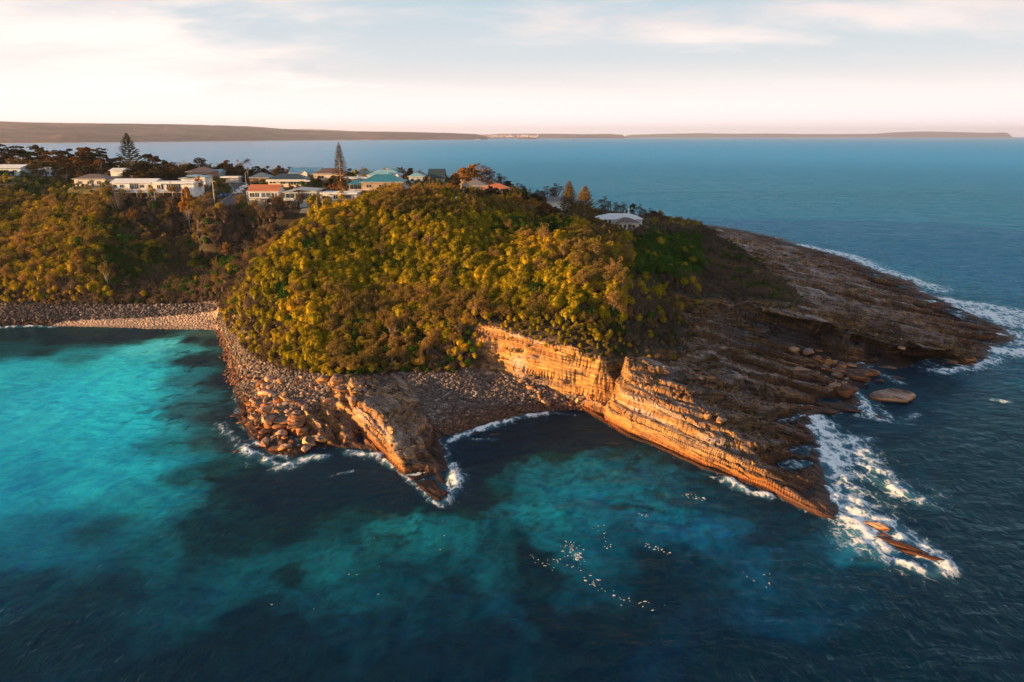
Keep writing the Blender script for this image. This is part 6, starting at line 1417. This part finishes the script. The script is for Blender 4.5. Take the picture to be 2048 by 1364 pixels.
cobbles('cobbles', (m_cob*(1-m_sand*.9), (-175, -45, 165, 245)), 28000, .11, .75, 32, 'rounded cobbles of the left beach and point')
# kelp wrack clumps on the beach are part of the sand; three people on the sand
def person(x, y, z, rz, pose, top, leg, label, hair=(.03,.02,.015)):
    J = {'stand': dict(hip=(0,0,.92), ch=(0,0,1.28), nk=(0,0,1.46), hd=(0,.02,1.62), sh=.19, el=(.26,.02,1.12), ha=(.28,.10,.88), kn=(.10,.03,.50), an=(.11,0,.06), toe=(.12,.14,.03)),
         'crouch': dict(hip=(0,-.12,.42), ch=(0,.06,.74), nk=(0,.12,.90), hd=(0,.2,1.04), sh=.19, el=(.27,.22,.62), ha=(.16,.42,.52), kn=(.18,.32,.50), an=(.14,.12,.07), toe=(.15,.28,.03)),
         'sit': dict(hip=(0,0,.12), ch=(0,-.03,.48), nk=(0,0,.66), hd=(0,.04,.82), sh=.19, el=(.26,.1,.36), ha=(.16,.32,.34), kn=(.14,.42,.36), an=(.13,.62,.06), toe=(.14,.76,.04))}[pose]
    V = []; E = []; Rr = []
    def v(p, r, par=None):
        V.append(p); Rr.append(r); i = len(V)-1
        if par is not None: E.append((par, i))
        return i
    hp = v(J['hip'], .15); ch = v(J['ch'], .17, hp); nk = v(J['nk'], .06, ch); hd = v(J['hd'], .095, nk); v((J['hd'][0], J['hd'][1]+.01, J['hd'][2]+.10), .07, hd)
    for s in (-1, 1):
        sh = v((s*J['sh'], J['nk'][1], J['nk'][2]-.06), .06, ch); el = v((s*J['el'][0], J['el'][1], J['el'][2]), .045, sh); ha = v((s*J['ha'][0], J['ha'][1], J['ha'][2]), .032, el)
        for q in range(5): v((s*(J['ha'][0]-.02+q*.012), J['ha'][1]+.02, J['ha'][2]-(.09 if q else .05)), .009, ha)
        th = v((s*.09, J['hip'][1], J['hip'][2]-.06), .10, hp); kn = v((s*J['kn'][0], J['kn'][1], J['kn'][2]), .065, th); an = v((s*J['an'][0], J['an'][1], J['an'][2]), .045, kn); v((s*J['toe'][0], J['toe'][1], J['toe'][2]), .035, an)
    me = bpy.data.meshes.new('person'); me.from_pydata(V, E, []); me.update()
    o = link('person', me); sk = o.modifiers.new('skin', 'SKIN'); sd = o.modifiers.new('sub', 'SUBSURF'); sd.levels = 1; sd.render_levels = 1
    if not me.skin_vertices: me.attributes  # layer is made with the modifier
    for i, r_ in enumerate(Rr): me.skin_vertices[0].data[i].radius = (r_, r_)
    me.skin_vertices[0].data[0].use_root = True
    m, t, out = new_mat('outfit')
    zc_ = t.new('ShaderNodeSeparateXYZ', {0: t.new('ShaderNodeTexCoord').outputs['Object']}).outputs[2]
    a = t.math('GREATER_THAN', zc_, J['nk'][2]-.02); b = t.math('GREATER_THAN', zc_, J['hip'][2]+.02)
    c = t.mix(a, t.mix(b, leg, top), (.42,.25,.17)); t.l.new(t.new('ShaderNodeBsdfPrincipled', {'Base Color': c, 'Roughness': .8}).outputs[0], out.inputs[0])
    me.materials.append(m); o.location = (x, y, z); o.rotation_euler = (0, 0, rz); tag(o, label, 'person')
    hd_ = Leaves(1); hd_.core((J['hd'][0], J['hd'][1]-.02, J['hd'][2]+.06), (.115,.125,.11), 10, 6); h_ = link('hair', hd_.mesh('hair'), plain('hair', hair, .8), o)
    return o
def pat(px, py, *a, **k):
    x, y, z = ground(px, py); return person(x, y, z, *a, **k)
pat(421.5, 650, 1.2, 'stand', (.25,.06,.05), (.05,.02,.02), 'person in a dark red top standing on the sand')
pat(428, 646, .6, 'stand', (.05,.05,.04), (.04,.035,.03), 'person in dark clothes standing on the sand near the cobbles')
pat(415, 648, 2.4, 'crouch', (.20,.16,.08), (.08,.06,.04), 'person crouching on the sand left of the standing two')
o = person(xl-.1, yl-.6, zl+.5, math.pi, 'sit', (.75,.18,.05), (.10,.06,.05), 'person in orange sitting on the lookout slab')
lk = MB(); lk.box(-4.2, 3.8, -.6, .9, .15, .5); lk.box(-2.2,2.2,-1.0,-.6,.12,.42); lo = lk.build('lookout_slab', plain('pale_stone', (.45,.40,.34), .9, 1.0, .3)); lo.location = (xl, yl, zl); tag(lo, 'pale flat slab of the lookout in the bush', 'lookout')
for q, (px, py) in enumerate(((1552.5, 481), (1556.5, 481))):
    pat(px, py, 2.0+q, 'stand', (.6,.6,.62), (.35,.2,.2), ['person in a white top on the far rock edge, left of a companion', 'person in a white top on the far rock edge, right of a companion'][q])
# ------------------------------------------------------------------ far shores
def far_mat(name, a, b, sc):
    m, t, out = new_mat(name); pos = t.new('ShaderNodeNewGeometry').outputs['Position']
    n = t.noise(pos, sc, 7, .75); n2 = t.noise(t.mapping(pos, scale=(1,.5,5)), sc*.16, 5, .65)
    f = t.math('ADD', t.math('MULTIPLY', n, .45), t.math('MULTIPLY', n2, .55))
    c = t.ramp(f, [(.45, a), (.55, b)])
    bp = t.new('ShaderNodeBump', {'Strength': 1, 'Distance': 30, 'Height': n}).outputs[0]
    d = t.new('ShaderNodeBsdfDiffuse', {'Color': c, 'Normal': bp}); t.l.new(d.outputs[0], out.inputs[0]); return m
FM1 = far_mat('far_forest', (.012,.015,.024), (.15,.092,.080), .0045)
FM2 = far_mat('far_plateau', (.03,.035,.04), (.07,.06,.055), .003)
SANDF = plain('far_sand', (.70,.60,.50), .9, .01, .1)
def prof(pts, px): return np.interp(px, [p[0] for p in pts], [p[1] for p in pts])
def far_land(name, D, depth, top_px, shore_off, mat, seed, nx=260, nyv=26, rough=.12, px0=None, px1=None):
    """hills: skyline given in pixels at distance D+depth*.6 -> real heights; the shore runs along distance D(px)"""
    a = top_px[0][0] if px0 is None else px0; b = top_px[-1][0] if px1 is None else px1; V = []
    for j in range(nyv):
        f = j/(nyv-1)
        for i in range(nx):
            px = a + (b-a)*i/(nx-1); d0 = D(px) if callable(D) else D; dd = d0 + depth*f
            x = (px-1024)/FPX*(d0*CP)*(dd/d0 if True else 1); ht = top_h(px, prof(top_px, px), d0+depth*.62, 0)
            sh = math.sin(min(1, f/.62)*math.pi/2)**1.15 if f < .62 else math.cos((f-.62)/.38*math.pi/2*.8)
            V.append((x, dd, ht, sh, px))
    A = np.array(V); n_ = fbm(A[:,0]/depth*3+seed, A[:,1]/depth*3, 5); n2_ = fbm(A[:,0]/depth*14+seed, A[:,1]/depth*14, 4)
    z = A[:,2]*(A[:,3]*(1+.22*n_*(1-A[:,3])*2) + rough*(n_*.6+n2_*.35)*np.sin(np.clip(A[:,3],0,1)*math.pi)) + n2_*A[:,2]*.025
    ef = np.clip((A[:,4]-a)/(b-a)*60, 0, 1)*np.clip((b-A[:,4])/(b-a)*60, 0, 1) if px0 is None else 1
    z = np.maximum(z*ef, -1) + np.where(A[:,3] < .02, -3, 0)
    idx = np.arange(nx*nyv).reshape(nyv, nx); F = np.stack([idx[:-1,:-1], idx[:-1,1:], idx[1:,1:], idx[1:,:-1]], -1).reshape(-1, 4)
    o = link(name, npmesh(name, np.stack([A[:,0], A[:,1], z], 1), F, True), mat); tag(o, kind='structure'); return o
def shoreD(px, py): r_ = ray(px, py); return -CAMZ/r_[2]*r_[1]
Dl = lambda px: shoreD(px, np.interp(px, [-200,0,200,400,560,700,950], [287.5,287,285.6,283.2,281.3,280.2,279.3]))
far_land('hills', lambda px: Dl(px), 5200, [(-300,240),(-100,241),(0,243),(60,245),(150,246.5),(260,248),(380,249.5),(500,253),(600,260),(700,262.5),(800,263.5),(900,266),(952,268),(975,273)], 0, FM1, 3, 420, 40, .30, -300, 975)
far_land('hills', lambda px: Dl(px)*.97+150, 1500, [(-300,262),(0,263),(80,265),(150,264),(240,268),(330,266),(420,268),(520,268),(600,269),(700,269.5),(800,269),(900,271),(950,273)], 0, FM1, 8, 380, 26, .25, -300, 950)
far_land('hills', 17500, 3000, [(940,272.5),(960,269.5),(1000,267.6),(1060,267.3),(1110,267.6),(1170,268.3),(1215,267.6),(1245,269.5),(1252,274)], 0, FM1, 12, 240, 16, .1)
far_land('hills', 12500, 700, [(1030,280),(1036,276.8),(1045,275.4),(1058,275.0),(1070,276.5),(1080,280)], 0, FM1, 14, 60, 12, .1)
far_land('hills', 24500, 3000, [(1240,273.5),(1262,269.5),(1330,267.5),(1400,266.3),(1470,267.5),(1530,266.8),(1600,268),(1680,268),(1750,267.5),(1790,264.5),(1840,263),(1890,263.5),(1940,264.8),(1985,265.6),(2004,264.6),(2022,267),(2028,273.8)], 0, FM2, 20, 420, 12, .05)
far_land('hills', 27000, 2500, [(505,262),(522,257),(545,256),(575,258.5),(600,257.5),(640,258.5),(680,260.5),(720,263)], 0, FM2, 25, 120, 10, .05)
# long pale beaches where the far sand meets the water
for a, b, w_ in ((-200, 560, 60), (560, 960, 210)):
    V = []; n = 80
    for i in range(n+1):
        px = a + (b-a)*i/n; d0 = Dl(px)*.985
        wv = w_*(.6+.4*math.sin(i*.7))
        for k, (dd, zz) in enumerate(((0, .1), (wv*.5, 2.5), (wv*2.6, 7 if w_ > 100 else 3))): V.append(((px-1024)/FPX*d0*CP*(1+dd/d0), d0+dd, zz))
    F = [(i*3+k, i*3+3+k, i*3+4+k, i*3+1+k) for i in range(n) for k in range(2)]
    me = bpy.data.meshes.new('beach'); me.from_pydata(V, [], F); me.update(); tag(link('beach', me, SANDF), kind='structure')
# far settlement: small pale houses above the water
rf = np.random.RandomState(9); FH = [MB().box(-9,9,-7,7,-4,7), MB().box(-14,14,-7,7,-4,8)]
fmats = [wallm((.75,.62,.52)), wallm((.62,.40,.30)), wallm((.8,.72,.64))]; protoF = []
for k in range(3):
    r_ = empty('house', (0,0,0)); w__ = FH[k % 2].build('wall', fmats[k], r_); rfm = MB(); gable(rfm, -10 if k % 2 == 0 else -15, 10 if k % 2 == 0 else 15, -7, 7, 7.6, 5, 1, .5); rr_ = rfm.build('roof', roofm(TERRA if k == 1 else GREYR), r_); KIDS[r_.name] = [w__, rr_]; protoF.append(r_)
for k in range(60):
    px = rf.uniform(952, 1078); D_ = 16800 + rf.uniform(-350, 250); x = (px-1024)/FPX*D_*CP; z = top_h(px, rf.uniform(271.2, 274.2), D_, 0)
    o = protoF[k] if k < 3 else copy_tree(protoF[k % 3]); s_ = rf.uniform(1.6, 3.0); o.location = (x, D_, z); o.scale = (s_,)*3; tag(o, 'pale house of the distant town across the bay', 'house', 'houses of the distant town across the bay')
# ------------------------------------------------------------------ air
HB = MB().box(-31000, 31000, -600, 31500, -12, 360); haze = HB.build('haze', None); tag(haze, kind='stuff')
haze.data.materials.clear()
m = bpy.data.materials.new('haze_air'); m.use_nodes = True; t = NT(m.node_tree); t.n.clear(); out = t.new('ShaderNodeOutputMaterial')
v = t.new('ShaderNodeVolumePrincipled', {'Color': (.62,.70,1.0,1), 'Density': 3.8e-5, 'Anisotropy': 0.2}); t.l.new(v.outputs[0], out.inputs['Volume'])
haze.data.materials.append(m)
